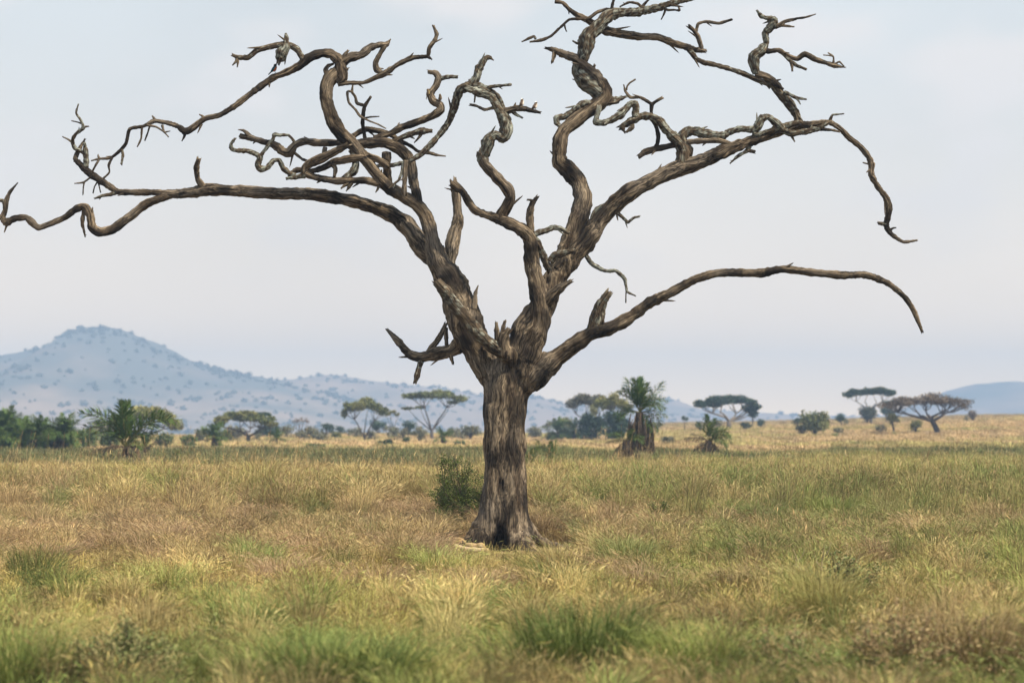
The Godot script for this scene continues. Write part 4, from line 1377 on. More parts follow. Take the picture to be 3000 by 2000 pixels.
# ------------------------------------------------------------------ the dead tree
# each branch: kind, bark (0 weathered, 1 crusted with lichen, 2 bleached, 3 thin and brown), metres it comes forward along its length, then x, y, radius of its joints
const BRANCHES := [
	["limb", 0, 0.15, [1426, 1102, 31, 1405, 1040, 40, 1380, 990, 46, 1362, 940, 50, 1345, 895, 48, 1330, 850, 43, 1308, 803, 36, 1281, 765, 31, 1271, 730, 25, 1261, 678, 20, 1244, 630, 19, 1220, 600, 20, 1185, 577, 18, 1136, 546, 17, 1104, 510, 17, 1069, 465, 18, 1029, 416, 20, 1002, 394, 21, 978, 362, 20, 966, 327, 19, 955, 287, 18, 957, 246, 19, 972, 222, 20, 993, 205, 17]],
	["limb", 0, -1.5, [1275, 770, 22, 1248, 738, 26, 1222, 704, 27, 1187, 658, 25, 1146, 628, 23, 1091, 604, 20, 1024, 586, 19, 957, 575, 18, 890, 568, 18, 823, 566, 17, 756, 563, 17, 689, 559, 17, 622, 555, 17, 589, 559, 17, 536, 566, 14, 491, 568, 12, 446, 563, 9, 379, 563, 9, 344, 561, 9, 321, 546, 9, 286, 523, 10, 254, 501, 10, 232, 479, 9, 219, 465, 7, 228, 443, 7, 246, 410, 3]],
	["limb", 0, 0.5, [1500, 1130, 40, 1523, 1087, 45, 1534, 1041, 45, 1559, 990, 40, 1580, 939, 30, 1580, 888, 28, 1572, 837, 25, 1562, 786, 23, 1557, 735, 22, 1552, 699, 21, 1534, 676, 19, 1503, 658, 18, 1467, 643, 17, 1427, 630, 12, 1391, 615, 11, 1370, 587, 11, 1355, 561, 10, 1337, 546, 12]],
	["limb", 0, -0.9, [1540, 1060, 30, 1560, 1000, 30, 1580, 930, 32, 1602, 866, 34, 1625, 816, 37, 1650, 768, 38, 1668, 724, 30, 1682, 679, 30, 1699, 628, 30, 1709, 582, 27, 1695, 530, 25, 1666, 496, 24, 1640, 476, 23, 1639, 446, 20, 1642, 411, 21, 1652, 384, 20, 1682, 357, 20, 1718, 330, 20, 1749, 308, 22, 1771, 284, 24, 1768, 252, 20, 1745, 219, 16, 1713, 192, 13, 1682, 170, 13, 1646, 156, 11, 1620, 145, 8, 1602, 141, 4]],
	["limb", 0, -0.3, [1640, 800, 26, 1668, 768, 28, 1694, 732, 27, 1717, 704, 27, 1758, 643, 27, 1804, 597, 26, 1850, 561, 25, 1896, 536, 22, 1940, 513, 22, 1997, 490, 25, 2047, 476, 24, 2104, 451, 21, 2157, 429, 18, 2220, 406, 15, 2282, 384, 15, 2327, 368, 14, 2371, 366, 11, 2407, 359, 8, 2434, 359, 7, 2461, 375, 7, 2488, 402, 8, 2523, 431, 8, 2546, 460, 8, 2554, 482, 9, 2554, 513, 9, 2572, 545, 8, 2595, 576, 9, 2606, 603, 10, 2604, 629, 9, 2597, 661, 8, 2612, 685, 7, 2647, 708, 5, 2685, 704, 3]],
	["limb", 0, 0.9, [1550, 1125, 30, 1574, 1100, 33, 1605, 1066, 33, 1651, 1031, 27, 1697, 1000, 24, 1738, 974, 22, 1779, 964, 20, 1824, 944, 19, 1865, 916, 17, 1896, 890, 16, 1964, 857, 14, 2041, 816, 13, 2105, 800, 12, 2170, 799, 12, 2232, 799, 12, 2296, 788, 11, 2372, 797, 11, 2462, 806, 11, 2538, 806, 10, 2602, 829, 9, 2653, 871, 8, 2679, 912, 8, 2702, 969, 4]],
	["limb", 4, 0.55, [1500, 1050, 24, 1488, 1036, 24, 1452, 1020, 21, 1416, 990, 20, 1376, 949, 19, 1340, 903, 19, 1309, 857, 18, 1291, 837, 14]],
	["limb", 0, -0.4, [1345, 1010, 22, 1324, 1026, 18, 1279, 1036, 18, 1233, 1046, 14, 1197, 1036, 13, 1166, 1000, 10, 1136, 967, 5]],
	["limb", 2, -0.35, [1325, 810, 16, 1319, 790, 16, 1319, 765, 17, 1322, 730, 19, 1330, 689, 20, 1342, 648, 18, 1340, 622, 14, 1337, 582, 14, 1330, 541, 12]],
	["branch", 0, -0.1, [1500, 1040, 20, 1508, 1010, 20, 1523, 959, 24, 1549, 918, 20, 1568, 885, 14]],
	# crown, upper left
	["branch", 0, 0.3, [985, 240, 12, 1000, 226, 17, 997, 202, 18, 993, 179, 18, 970, 157, 14, 939, 155, 14, 904, 170, 13, 877, 193, 12, 841, 211, 11, 801, 226, 10, 765, 251, 10, 729, 278, 9, 689, 309, 9, 645, 336, 8, 598, 349, 9, 562, 376, 10, 542, 385, 11, 522, 371, 8, 491, 360, 7, 451, 354, 7, 420, 369, 5, 379, 378, 5, 368, 420, 5, 344, 447, 5, 321, 463, 4, 290, 465, 4, 268, 470, 2]],
	["branch", 0, -0.2, [993, 185, 16, 1006, 178, 16, 1029, 168, 13, 1060, 159, 13, 1082, 139, 11, 1113, 130, 9, 1131, 130, 8, 1143, 116, 2]],
	["branch", 2, -0.05, [1128, 132, 8, 1113, 157, 8, 1100, 184, 8, 1104, 204, 9, 1122, 214, 7]],
	["branch", 0, 0.25, [990, 244, 9, 1029, 242, 6, 1064, 242, 6, 1096, 229, 7, 1127, 215, 9, 1162, 191, 7, 1198, 173, 9, 1216, 168, 7, 1252, 164, 6, 1258, 139, 7, 1274, 117, 6, 1279, 99, 6, 1270, 77, 4]],
	["twig", 0, 0.0, [1250, 163, 6, 1257, 168, 5, 1264, 173, 2]],
	["twig", 2, 0.05, [1002, 172, 7, 1008, 162, 6, 1018, 149, 4]],
	["twig", 0, -0.05, [960, 222, 9, 953, 206, 8, 960, 193, 6, 972, 188, 4]],
	["branch", 4, 0.15, [888, 174, 10, 881, 162, 9, 870, 144, 9, 850, 133, 9, 832, 130, 10, 805, 133, 9, 779, 139, 9, 752, 148, 9, 725, 168, 8, 698, 168, 7, 685, 163, 5]],
	["twig", 0, 0.02, [694, 168, 5, 690, 180, 4, 682, 189, 2]],
	["twig", 0, 0.02, [694, 170, 5, 696, 182, 4, 695, 194, 2]],
	["branch", 1, 0.02, [836, 97, 4, 838, 117, 8, 835, 139, 14, 824, 157, 20, 819, 170, 15, 815, 182, 5]],
	["twig", 0, 0.05, [415, 369, 4, 413, 403, 3, 408, 416, 3, 402, 428, 2]],
	["twig", 0, -0.05, [440, 362, 4, 432, 388, 3, 424, 410, 2]],
	["twig", 0, 0.05, [422, 366, 4, 455, 371, 3, 478, 385, 3, 491, 399, 2]],
	["twig", 0, 0.05, [474, 366, 4, 480, 386, 3, 495, 384, 2]],
	["twig", 1, 0.05, [357, 438, 4, 359, 456, 4, 355, 479, 3]],
	["twig", 0, 0.05, [328, 461, 4, 317, 483, 4, 319, 505, 3, 295, 528, 3]],
	["twig", 0, 0.05, [288, 468, 4, 270, 501, 3, 263, 519, 3, 243, 534, 3, 219, 537, 2]],
	["twig", 0, 0.05, [246, 533, 3, 243, 548, 2, 242, 568, 2]],
	["twig", 0, 0.05, [286, 530, 3, 276, 546, 2, 272, 563, 2]],
	["twig", 0, 0.05, [287, 534, 3, 290, 548, 2, 293, 561, 2]],
	["twig", 0, 0.02, [592, 347, 5, 594, 341, 4, 585, 336, 2]],
	["twig", 0, 0.02, [541, 388, 7, 539, 399, 4, 533, 411, 2]],
	["twig", 0, 0.02, [452, 350, 5, 449, 344, 4, 446, 340, 2]],
	["twig", 0, 0.02, [290, 463, 4, 287, 458, 3, 286, 454, 2]],
	# left limb's far end
	["branch", 1, 0.05, [250, 490, 8, 251, 470, 8, 250, 443, 8, 246, 420, 4]],
	["branch", 1, 0.1, [247, 450, 5, 237, 443, 5, 219, 434, 6, 210, 416, 5, 219, 394, 5, 243, 374, 5, 237, 354, 4, 222, 331, 3, 228, 306, 2]],
	["twig", 0, 0.02, [210, 416, 4, 198, 408, 3, 184, 401, 2]],
	["twig", 0, 0.02, [239, 362, 3, 225, 357, 2, 210, 354, 2]],
	["twig", 0, 0.02, [243, 374, 4, 250, 371, 3, 257, 370, 2]],
	["twig", 1, 0.05, [338, 564, 7, 318, 570, 6, 300, 573, 5, 279, 580, 3]],
	["branch", 0, 0.15, [600, 556, 12, 588, 540, 12, 578, 523, 9, 574, 492, 9, 580, 469, 7]],
	["branch", 0, 0.35, [505, 570, 10, 487, 575, 12, 429, 597, 12, 379, 635, 12, 330, 671, 13, 290, 680, 14, 268, 664, 14, 263, 632, 13, 252, 609, 12, 240, 604, 10, 214, 617, 10, 192, 635, 9, 152, 653, 9, 112, 666, 9, 89, 648, 11, 76, 637, 9, 45, 639, 9, 18, 650, 11, 5, 638, 9, 14, 617, 8, 16, 590, 8, 27, 563, 5, 49, 537, 2]],
	["twig", 1, 0.02, [16, 592, 6, 6, 588, 5, -8, 584, 4]],
	["twig", 0, 0.05, [245, 615, 6, 240, 653, 6, 244, 672, 4, 248, 692, 2]],
	["twig", 0, 0.02, [20, 655, 6, 16, 666, 3, 12, 678, 2]],
	# the tangle
	["branch", 0, -0.45, [1224, 600, 14, 1222, 577, 15, 1212, 532, 15, 1207, 496, 16, 1194, 461, 17, 1167, 434, 18, 1131, 418, 17, 1091, 418, 17, 1055, 421, 13, 1015, 420, 11, 979, 418, 11, 935, 418, 11, 890, 414, 11, 863, 425, 12, 846, 447, 14, 828, 443, 13, 805, 425, 12, 774, 416, 9, 738, 405, 9, 714, 400, 8]],
	["twig", 0, 0.02, [734, 402, 7, 720, 388, 6, 712, 382, 4, 700, 380, 2]],
	["branch", 0, 0.25, [1110, 536, 12, 1069, 528, 10, 1029, 528, 10, 984, 530, 11, 939, 523, 10, 908, 514, 10, 892, 505, 11, 892, 491, 10, 912, 476, 13, 948, 461, 13, 979, 445, 12, 1011, 428, 10]],
	["twig", 1, 0.05, [892, 512, 9, 863, 519, 7, 842, 522, 4]],
	["branch", 0, 0.1, [1140, 490, 12, 1104, 465, 11, 1060, 461, 10, 1020, 465, 12, 979, 474, 11, 944, 492, 9, 912, 501, 8, 872, 498, 9, 852, 508, 7]],
	["branch", 1, 0.2, [866, 512, 7, 850, 510, 7, 828, 492, 8, 819, 470, 7, 801, 470, 6, 783, 490, 7, 765, 496, 9, 754, 483, 9, 761, 461, 9, 743, 447, 7, 720, 441, 7, 694, 441, 6, 678, 436, 6, 676, 421, 5, 686, 408, 4]],
	["branch", 1, 0.05, [761, 460, 6, 779, 434, 6, 799, 407, 6, 802, 395, 6, 819, 396, 5, 845, 396, 4, 860, 413, 4]],
	["branch", 1, 0.1, [1033, 440, 10, 1042, 479, 11, 1035, 501, 12, 1016, 518, 11]],
	["twig", 0, 0.05, [952, 432, 7, 948, 452, 6, 946, 462, 5]],
	["twig", 0, 0.05, [966, 472, 8, 982, 492, 7, 979, 516, 5]],
	["twig", 0, 0.05, [863, 448, 5, 886, 467, 4, 908, 472, 3]],
	["branch", 0, -0.2, [1015, 416, 9, 1029, 403, 9, 1051, 387, 9, 1073, 378, 9, 1109, 383, 9, 1140, 392, 8, 1176, 414, 6, 1207, 430, 5, 1225, 443, 5, 1256, 447, 6, 1279, 454, 4, 1303, 457, 2]],
	["branch", 0, 0.1, [1095, 405, 9, 1145, 389, 9, 1171, 374, 11, 1207, 362, 11, 1243, 349, 11, 1272, 336, 12, 1291, 321, 13, 1289, 308, 12, 1267, 295, 13, 1262, 272, 11, 1278, 250, 10, 1285, 228, 10, 1276, 214, 9, 1261, 211, 6]],
	["twig", 1, 0.03, [1289, 230, 8, 1302, 227, 7, 1318, 225, 6, 1334, 225, 5]],
	["branch", 4, 0.05, [1140, 420, 8, 1154, 414, 8, 1176, 403, 8, 1212, 389, 9, 1234, 384, 12, 1258, 383, 6]],
	["twig", 0, 0.02, [1236, 390, 5, 1226, 404, 4, 1215, 416, 2]],
	["branch", 0, 0.15, [1070, 410, 7, 1067, 394, 6, 1062, 362, 6, 1064, 327, 6, 1069, 309, 6, 1083, 288, 4]],
	["twig", 0, 0.08, [1066, 309, 5, 1046, 302, 5, 1040, 282, 4, 1031, 269, 4, 1033, 250, 3]],
	["twig", 2, 0.08, [1032, 268, 4, 1017, 269, 4, 1022, 300, 4, 1042, 322, 4, 1055, 340, 4, 1082, 354, 3, 1105, 363, 3, 1128, 375, 2]],
	["twig", 0, 0.05, [1064, 347, 4, 1080, 343, 3, 1108, 341, 2]],
	["branch", 1, 0.3, [1081, 490, 3, 1113, 485, 5, 1149, 483, 6, 1189, 476, 6, 1225, 458, 8, 1247, 439, 9, 1285, 398, 9, 1312, 362, 10, 1329, 317, 12, 1338, 286, 13, 1349, 263, 15, 1379, 250, 15, 1396, 228, 13, 1403, 201, 12, 1419, 174, 9, 1432, 167, 7, 1444, 175, 2]],
	["twig", 1, 0.05, [1182, 480, 6, 1178, 500, 5, 1167, 528, 4, 1140, 550, 2]],
	["branch", 0, -0.1, [1131, 445, 13, 1131, 461, 14, 1133, 496, 13, 1138, 536, 11]],
	["branch", 2, 0.0, [1190, 470, 8, 1186, 510, 8, 1184, 560, 8]],
	["twig", 0, 0.05, [1110, 540, 5, 1107, 552, 4, 1101, 562, 2]],
	["twig", 0, 0.05, [1020, 536, 7, 1008, 544, 5, 1001, 550, 3]],
	["twig", 0, 0.05, [1030, 536, 6, 1022, 548, 5, 1015, 558, 2]],
	# the S shaped branch in the middle
	["branch", 0, 0.15, [1466, 645, 16, 1470, 628, 18, 1486, 603, 19, 1495, 578, 17, 1486, 554, 18, 1463, 529, 16, 1441, 504, 15, 1419, 478, 16, 1414, 462, 16]],
	["branch", 1, 0.05, [1418, 476, 14, 1413, 460, 17, 1423, 437, 18, 1434, 407, 17, 1452, 396, 15, 1472, 405, 17, 1482, 393, 19, 1483, 371, 19, 1475, 344, 17, 1460, 320, 13, 1448, 298, 13, 1437, 283, 12, 1405, 272, 12, 1378, 262, 11]],
	["branch", 1, -0.05, [1385, 250, 11, 1405, 252, 11, 1437, 268, 10, 1461, 290, 9, 1472, 317, 9, 1478, 345, 8]],
	["branch", 0, 0.15, [1455, 330, 9, 1486, 324, 10, 1512, 317, 9, 1539, 319, 8, 1560, 325, 6, 1581, 329, 4]],
	["twig", 1, 0.03, [1502, 328, 6, 1510, 334, 5, 1528, 344, 3]],
	["twig", 0, 0.05, [1450, 314, 7, 1436, 318, 5, 1419, 321, 5, 1396, 310, 4, 1380, 307, 4]],
	["twig", 1, 0.1, [1408, 262, 8, 1430, 257, 6, 1450, 252, 5, 1475, 250, 4, 1493, 248, 4]],
	["twig", 0, 0.02, [1392, 278, 3, 1391, 288, 3, 1390, 298, 2]],
	["branch", 0, 0.1, [1555, 680, 13, 1553, 660, 12, 1552, 628, 12, 1559, 597, 9, 1573, 578, 5]],
	["twig", 0, 0.02, [1562, 592, 5, 1556, 586, 4, 1548, 585, 3]],
	["branch", 1, -0.1, [1562, 690, 9, 1580, 680, 8, 1600, 676, 8, 1620, 666, 8, 1641, 668, 8, 1662, 680, 6]],
	["branch", 1, -0.2, [1562, 690, 8, 1575, 706, 9, 1590, 745, 11, 1604, 782, 10]],
	["branch", 0, 0.1, [1586, 890, 18, 1605, 876, 18, 1636, 847, 14, 1668, 826, 7]],
	["branch", 4, 0.1, [1612, 765, 12, 1625, 748, 12, 1650, 742, 10, 1676, 735, 6]],
	# right crown
	["branch", 1, -0.2, [1764, 276, 22, 1750, 264, 24, 1718, 237, 24, 1691, 210, 20, 1704, 179, 20, 1716, 143, 22, 1722, 107, 22, 1745, 85, 20, 1767, 63, 18, 1789, 42, 17, 1825, 36, 13, 1870, 34, 13, 1929, 23, 11, 1959, 11, 9, 1997, 2, 8, 2043, -8, 6, 2090, -24, 4]],
	["twig", 0, 0.02, [1792, 30, 6, 1794, 15, 5, 1799, -4, 4]],
	["twig", 0, 0.02, [1882, 22, 5, 1868, 10, 4, 1844, 6, 4, 1819, 18, 3]],
	["twig", 0, 0.02, [1880, 24, 5, 1888, 12, 5, 1898, 1, 4]],
	["twig", 0, 0.02, [1945, 24, 5, 1958, 29, 4, 1976, 29, 3, 1991, 30, 4, 1988, 18, 3]],
	["twig", 0, 0.02, [1950, 28, 4, 1946, 40, 3, 1939, 55, 2]],
	["branch", 0, 0.2, [1786, 30, 6, 1776, 27, 5, 1749, 36, 5, 1726, 52, 5, 1699, 55, 5, 1668, 57, 4, 1642, 80, 4, 1615, 105, 4, 1588, 117, 5, 1555, 122, 3]],
	["twig", 1, 0.02, [1570, 114, 4, 1564, 106, 4, 1548, 113, 4, 1531, 121, 2]],
	["twig", 0, 0.02, [1654, 68, 3, 1655, 78, 3, 1659, 90, 2]],
	["branch", 0, -0.5, [1626, 4, 6, 1649, 8, 6, 1668, 27, 6, 1691, 44, 8, 1718, 57, 9, 1745, 73, 10, 1776, 90, 14, 1806, 96, 13, 1844, 103, 13, 1883, 107, 11, 1929, 109, 10, 1975, 126, 10, 2013, 138, 10, 2036, 145, 8, 2060, 148, 7]],
	["branch", 0, 0.1, [2056, 148, 7, 2055, 138, 7, 2047, 111, 7, 2036, 92, 6, 2022, 79, 6]],
	["twig", 0, 0.1, [2040, 92, 5, 2042, 82, 5, 2047, 69, 5, 2070, 63, 5, 2108, 68, 5, 2140, 58, 4]],
	["branch", 4, 0.0, [2012, 138, 9, 2024, 150, 8, 2040, 172, 7, 2066, 184, 7, 2077, 185, 7, 2130, 199, 7, 2184, 217, 7, 2229, 237, 8, 2264, 248, 10, 2287, 275, 13, 2318, 308, 13, 2336, 339, 12, 2341, 370, 12]],
	["branch", 0, 0.1, [2214, 216, 10, 2235, 220, 11, 2258, 231, 11, 2280, 248, 8, 2292, 258, 4]],
	["branch", 1, 0.15, [2216, 216, 11, 2211, 192, 14, 2211, 165, 17, 2233, 147, 15, 2246, 125, 9, 2242, 98, 9, 2252, 84, 11, 2264, 71, 13, 2271, 58, 10, 2242, 51, 6, 2230, 46, 6, 2221, 34, 4]],
	["branch", 0, 0.1, [2272, 78, 8, 2288, 72, 7, 2300, 63, 6, 2336, 54, 4, 2362, 50, 3, 2388, 42, 2]],
	["twig", 0, 0.05, [2290, 74, 5, 2305, 76, 4, 2326, 78, 2]],
	["branch", 0, 0.2, [2240, 146, 9, 2251, 150, 8, 2282, 147, 7, 2304, 161, 7, 2336, 172, 8, 2358, 158, 8, 2389, 174, 8, 2425, 185, 7, 2447, 192, 7, 2476, 197, 2]],
	["twig", 1, 0.05, [2296, 156, 7, 2306, 168, 6, 2322, 183, 6, 2340, 194, 5, 2360, 202, 3]],
	["twig", 0, 0.02, [2320, 182, 6, 2321, 193, 4, 2322, 205, 3]],
	["twig", 0, 0.05, [2443, 190, 4, 2443, 168, 3, 2438, 162, 3, 2428, 155, 2]],
	["twig", 0, 0.05, [2440, 164, 3, 2428, 162, 2, 2415, 161, 2]],
	["twig", 0, 0.05, [2446, 188, 3, 2460, 181, 3, 2472, 192, 2]],
	["twig", 0, 0.02, [2212, 222, 5, 2240, 240, 4, 2254, 258, 2]],
	["twig", 1, 0.05, [2298, 268, 7, 2327, 283, 5, 2344, 288, 5, 2359, 290, 3]],
	["twig", 1, 0.05, [2330, 284, 5, 2338, 292, 3, 2345, 303, 2]],
	# growth on the big right limb
	["branch", 1, 0.1, [2000, 485, 22, 2004, 463, 21, 2006, 440, 22, 1990, 415, 20, 1976, 402, 15, 1955, 383, 12, 1932, 356, 13, 1906, 341, 12, 1878, 341, 11, 1856, 352, 13, 1833, 364, 9, 1821, 371, 7]],
	["branch", 1, 0.05, [1868, 348, 12, 1861, 335, 13, 1864, 318, 12, 1862, 303, 11, 1844, 306, 10, 1821, 333, 11, 1791, 352, 10, 1764, 360, 10, 1747, 356, 9, 1748, 340, 8, 1754, 320, 8]],
	["twig", 0, 0.02, [1826, 366, 8, 1824, 374, 7, 1830, 386, 3]],
	["twig", 1, 0.02, [1848, 360, 9, 1852, 372, 8, 1838, 384, 4]],
	["branch", 1, 0.1, [1992, 414, 15, 1998, 400, 15, 2014, 386, 15, 2036, 383, 13, 2066, 390, 13, 2090, 395, 13, 2117, 397, 12, 2144, 384, 9, 2171, 377, 9, 2206, 379, 10, 2220, 371, 12, 2233, 348, 12, 2251, 342, 9, 2278, 362, 11, 2300, 382, 11, 2318, 391, 9, 2362, 386, 9, 2398, 377, 8, 2418, 364, 6]],
	["branch", 1, -0.1, [2206, 392, 9, 2220, 394, 9, 2242, 388, 9, 2275, 376, 9, 2310, 364, 8, 2340, 358, 9, 2352, 364, 8]],
	["twig", 0, 0.02, [2316, 392, 7, 2322, 402, 4, 2328, 413, 2]],
	["twig", 0, 0.02, [2400, 376, 6, 2425, 379, 5, 2440, 381, 4, 2457, 385, 3]],
	["twig", 1, 0.05, [2432, 358, 5, 2435, 346, 5, 2440, 337, 4, 2454, 335, 3, 2471, 333, 2]],
	["branch", 0, -0.1, [2152, 430, 8, 2140, 421, 8, 2121, 415, 8, 2100, 411, 8, 2036, 413, 9, 2009, 417, 9, 1975, 425, 9, 1921, 436, 9, 1890, 446, 10, 1878, 454, 7]],
	["branch", 0, 0.05, [1921, 432, 7, 1926, 420, 6, 1929, 398, 7, 1924, 374, 6, 1914, 352, 6, 1908, 329, 5, 1909, 306, 6, 1898, 297, 5, 1875, 285, 5, 1848, 285, 5, 1833, 268, 4, 1828, 250, 2]],
	["twig", 0, 0.02, [1835, 264, 3, 1838, 252, 3, 1846, 242, 3, 1859, 234, 3]],
	["twig", 0, 0.05, [1909, 308, 6, 1918, 299, 5, 1937, 288, 5]],
	["twig", 1, 0.1, [1800, 606, 7, 1809, 622, 6, 1826, 638, 5, 1840, 651, 5, 1856, 638, 4, 1872, 634, 3]],
	["twig", 0, 0.02, [1808, 620, 4, 1808, 632, 3, 1810, 643, 2]],
	["branch", 1, 0.2, [1740, 706, 7, 1733, 726, 7, 1717, 745, 6, 1738, 776, 6, 1773, 793, 6, 1804, 793, 5, 1830, 816, 5, 1834, 835, 4, 1838, 854, 4, 1861, 866, 2]],
	["twig", 0, 0.02, [1836, 850, 3, 1834, 864, 2, 1834, 884, 2]],
	["branch", 1, -0.05, [1728, 664, 9, 1738, 633, 8, 1750, 612, 7, 1768, 600, 4]],
	["twig", 0, 0.02, [1722, 660, 4, 1722, 652, 3, 1721, 645, 2]],
	["branch", 1, 0.05, [2196, 428, 8, 2188, 442, 6, 2165, 455, 5, 2141, 477, 2]],
	["twig", 0, 0.02, [2190, 440, 7, 2198, 442, 6, 2208, 444, 5]],
	["branch", 1, 0.15, [1732, 300, 8, 1726, 302, 9, 1707, 302, 10, 1680, 325, 10, 1653, 341, 10, 1632, 346, 10, 1630, 358, 8, 1644, 372, 4]],
	["branch", 1, -0.1, [1776, 296, 14, 1802, 295, 10, 1818, 288, 7, 1835, 283, 3]],
	["twig", 0, 0.02, [1733, 212, 7, 1737, 204, 6, 1741, 194, 4]],
	["twig", 0, 0.02, [1700, 128, 5, 1690, 126, 4, 1681, 121, 3]],
	["twig", 0, 0.05, [1624, 148, 7, 1624, 160, 7, 1619, 178, 4]],
	["twig", 1, 0.02, [2600, 658, 7, 2590, 656, 6, 2579, 654, 5]],
	["twig", 0, 0.02, [2610, 672, 4, 2618, 668, 3, 2624, 667, 2]],
	["twig", 0, 0.02, [2552, 482, 5, 2544, 480, 3, 2532, 477, 2]],
	# stubs low on the tree
	["branch", 4, 0.1, [1728, 984, 18, 1735, 966, 18, 1748, 934, 20, 1758, 898, 18, 1770, 876, 14, 1780, 862, 10]],
	["twig", 0, 0.05, [1762, 900, 5, 1766, 920, 4, 1768, 950, 4]],
	["branch", 0, 0.1, [1480, 1040, 24, 1476, 1010, 21, 1478, 985, 18, 1486, 972, 9]],
	["twig", 0, 0.02, [1460, 1010, 10, 1456, 975, 9, 1454, 950, 5]],
	["twig", 0, 0.02, [1468, 990, 8, 1474, 960, 7, 1478, 946, 5]],
	["branch", 0, -0.1, [1250, 1040, 9, 1258, 1026, 9, 1279, 1000, 9, 1294, 976, 8, 1304, 952, 6]],
	["branch", 4, 0.1, [1236, 1050, 9, 1230, 1070, 9, 1222, 1100, 9, 1217, 1116, 6]],
	["twig", 0, 0.05, [1316, 1010, 7, 1319, 1030, 6, 1322, 1048, 6, 1326, 1062, 4]],
	["twig", 2, 0.05, [1388, 905, 10, 1391, 882, 9, 1392, 862, 6, 1400, 838, 2]],
	["twig", 0, 0.02, [1304, 960, 8, 1306, 980, 7, 1308, 1006, 5]],
]

func tree_point(px: float, py: float, fwd: float) -> Vector3:
	return pt(px, py, TREE_D - fwd) - tree_base

var tree_base := Vector3.ZERO

func build_dead_tree() -> void:
	tree_base = ground_at(1478, 1612)
	tree_base.z = -TREE_D
	tree_base.x = (1478.0 - 1500.0) * K * TREE_D
	tree_base.y = terrain(tree_base.x, tree_base.z)
	var t := thing("dead_tree", "large leafless dead tree with twisted grey brown limbs standing in the grass", "tree", tree_base)
	part("trunk", trunk_mesh(), mats.trunk, t)
	var lines := []
	var owner := []
	var nodes := []
	# the trunk's own axis, for the limbs to start from
	lines.append([Vector3(1478, 1300, 0), Vector3(1480, 1200, 0), Vector3(1485, 1120, 0), Vector3(1490, 1060, 0)])
	owner.append(-1)
	nodes.append(null)
	var n := 0
	for b in BRANCHES:
		var j: Array = b[3]
		var m := j.size() / 3
		# how far forward the branch starts: as far as what it grows from
		var z0 := 0.0
		var best := 1e9
		var from := 0
		var s := Vector2(j[0], j[1])
		for l in lines.size():
			var ln: Array = lines[l]
			for i in ln.size() - 1:
				var a := Vector2(ln[i].x, ln[i].y)
				var c := Vector2(ln[i + 1].x, ln[i + 1].y)
				var q := Geometry2D.get_closest_point_to_segment(s, a, c)
				var dd := q.distance_to(s)
				if dd < best:
					best = dd
					from = l
					var w := a.distance_to(q) / maxf(a.distance_to(c), 0.001)
					z0 = lerpf(ln[i].z, ln[i + 1].z, w)
		if b[0] == "limb":
			z0 = [0.0, -0.10, 0.10, -0.25, -0.32, 0.12, 0.30, -0.05, -0.12, 0.0][n] if n < 10 else z0
		var total := 0.0
		for i in m - 1:
			total += Vector2(j[i * 3], j[i * 3 + 1]).distance_to(Vector2(j[i * 3 + 3], j[i * 3 + 4]))
		var run := 0.0
		var p := PackedVector3Array()
		var r := PackedFloat32Array()
		var ln := []
		for i in m:
			if i > 0:
				run += Vector2(j[i * 3], j[i * 3 + 1]).distance_to(Vector2(j[i * 3 - 3], j[i * 3 - 2]))
			var u := run / total
			var wob := 0.0 if total < 120.0 else 0.055 * sin(run * 0.021 + n * 1.7) * smoothstep(0.0, 0.15, u) * (1.0 if total > 500.0 else 0.5)
			var fwd: float = z0 + b[2] * u + wob
			var rr: float = j[i * 3 + 2] * K * (TREE_D - fwd) * 0.97
			p.append(tree_point(j[i * 3], j[i * 3 + 1], fwd))
			r.append(rr)
			ln.append(Vector3(j[i * 3], j[i * 3 + 1], fwd))
		var big := 0.0
		for q in r:
			big = maxf(big, q)
		var seg := 22 if big > 0.14 else (16 if big > 0.07 else (11 if big > 0.03 else 7))
		var mesh := tube(p, r, b[1], seg, 0.24 if b[1] != 1 else 0.34, n * 3.71, 0.42 if big > 0.05 else 0.6)
		lines.append(ln)
		tree_lines.append(ln)
		var top: int = from if b[0] != "limb" else -1
		if top > 0 and owner[top] > 0:
			top = owner[top]
		owner.append(-1 if b[0] == "limb" or top <= 0 else top)
		var par: Node = t
		if b[0] != "limb" and top > 0 and nodes[top] != null:
			par = nodes[top]
		nodes.append(part(b[0], mesh, mats.wood, par))
		n += 1

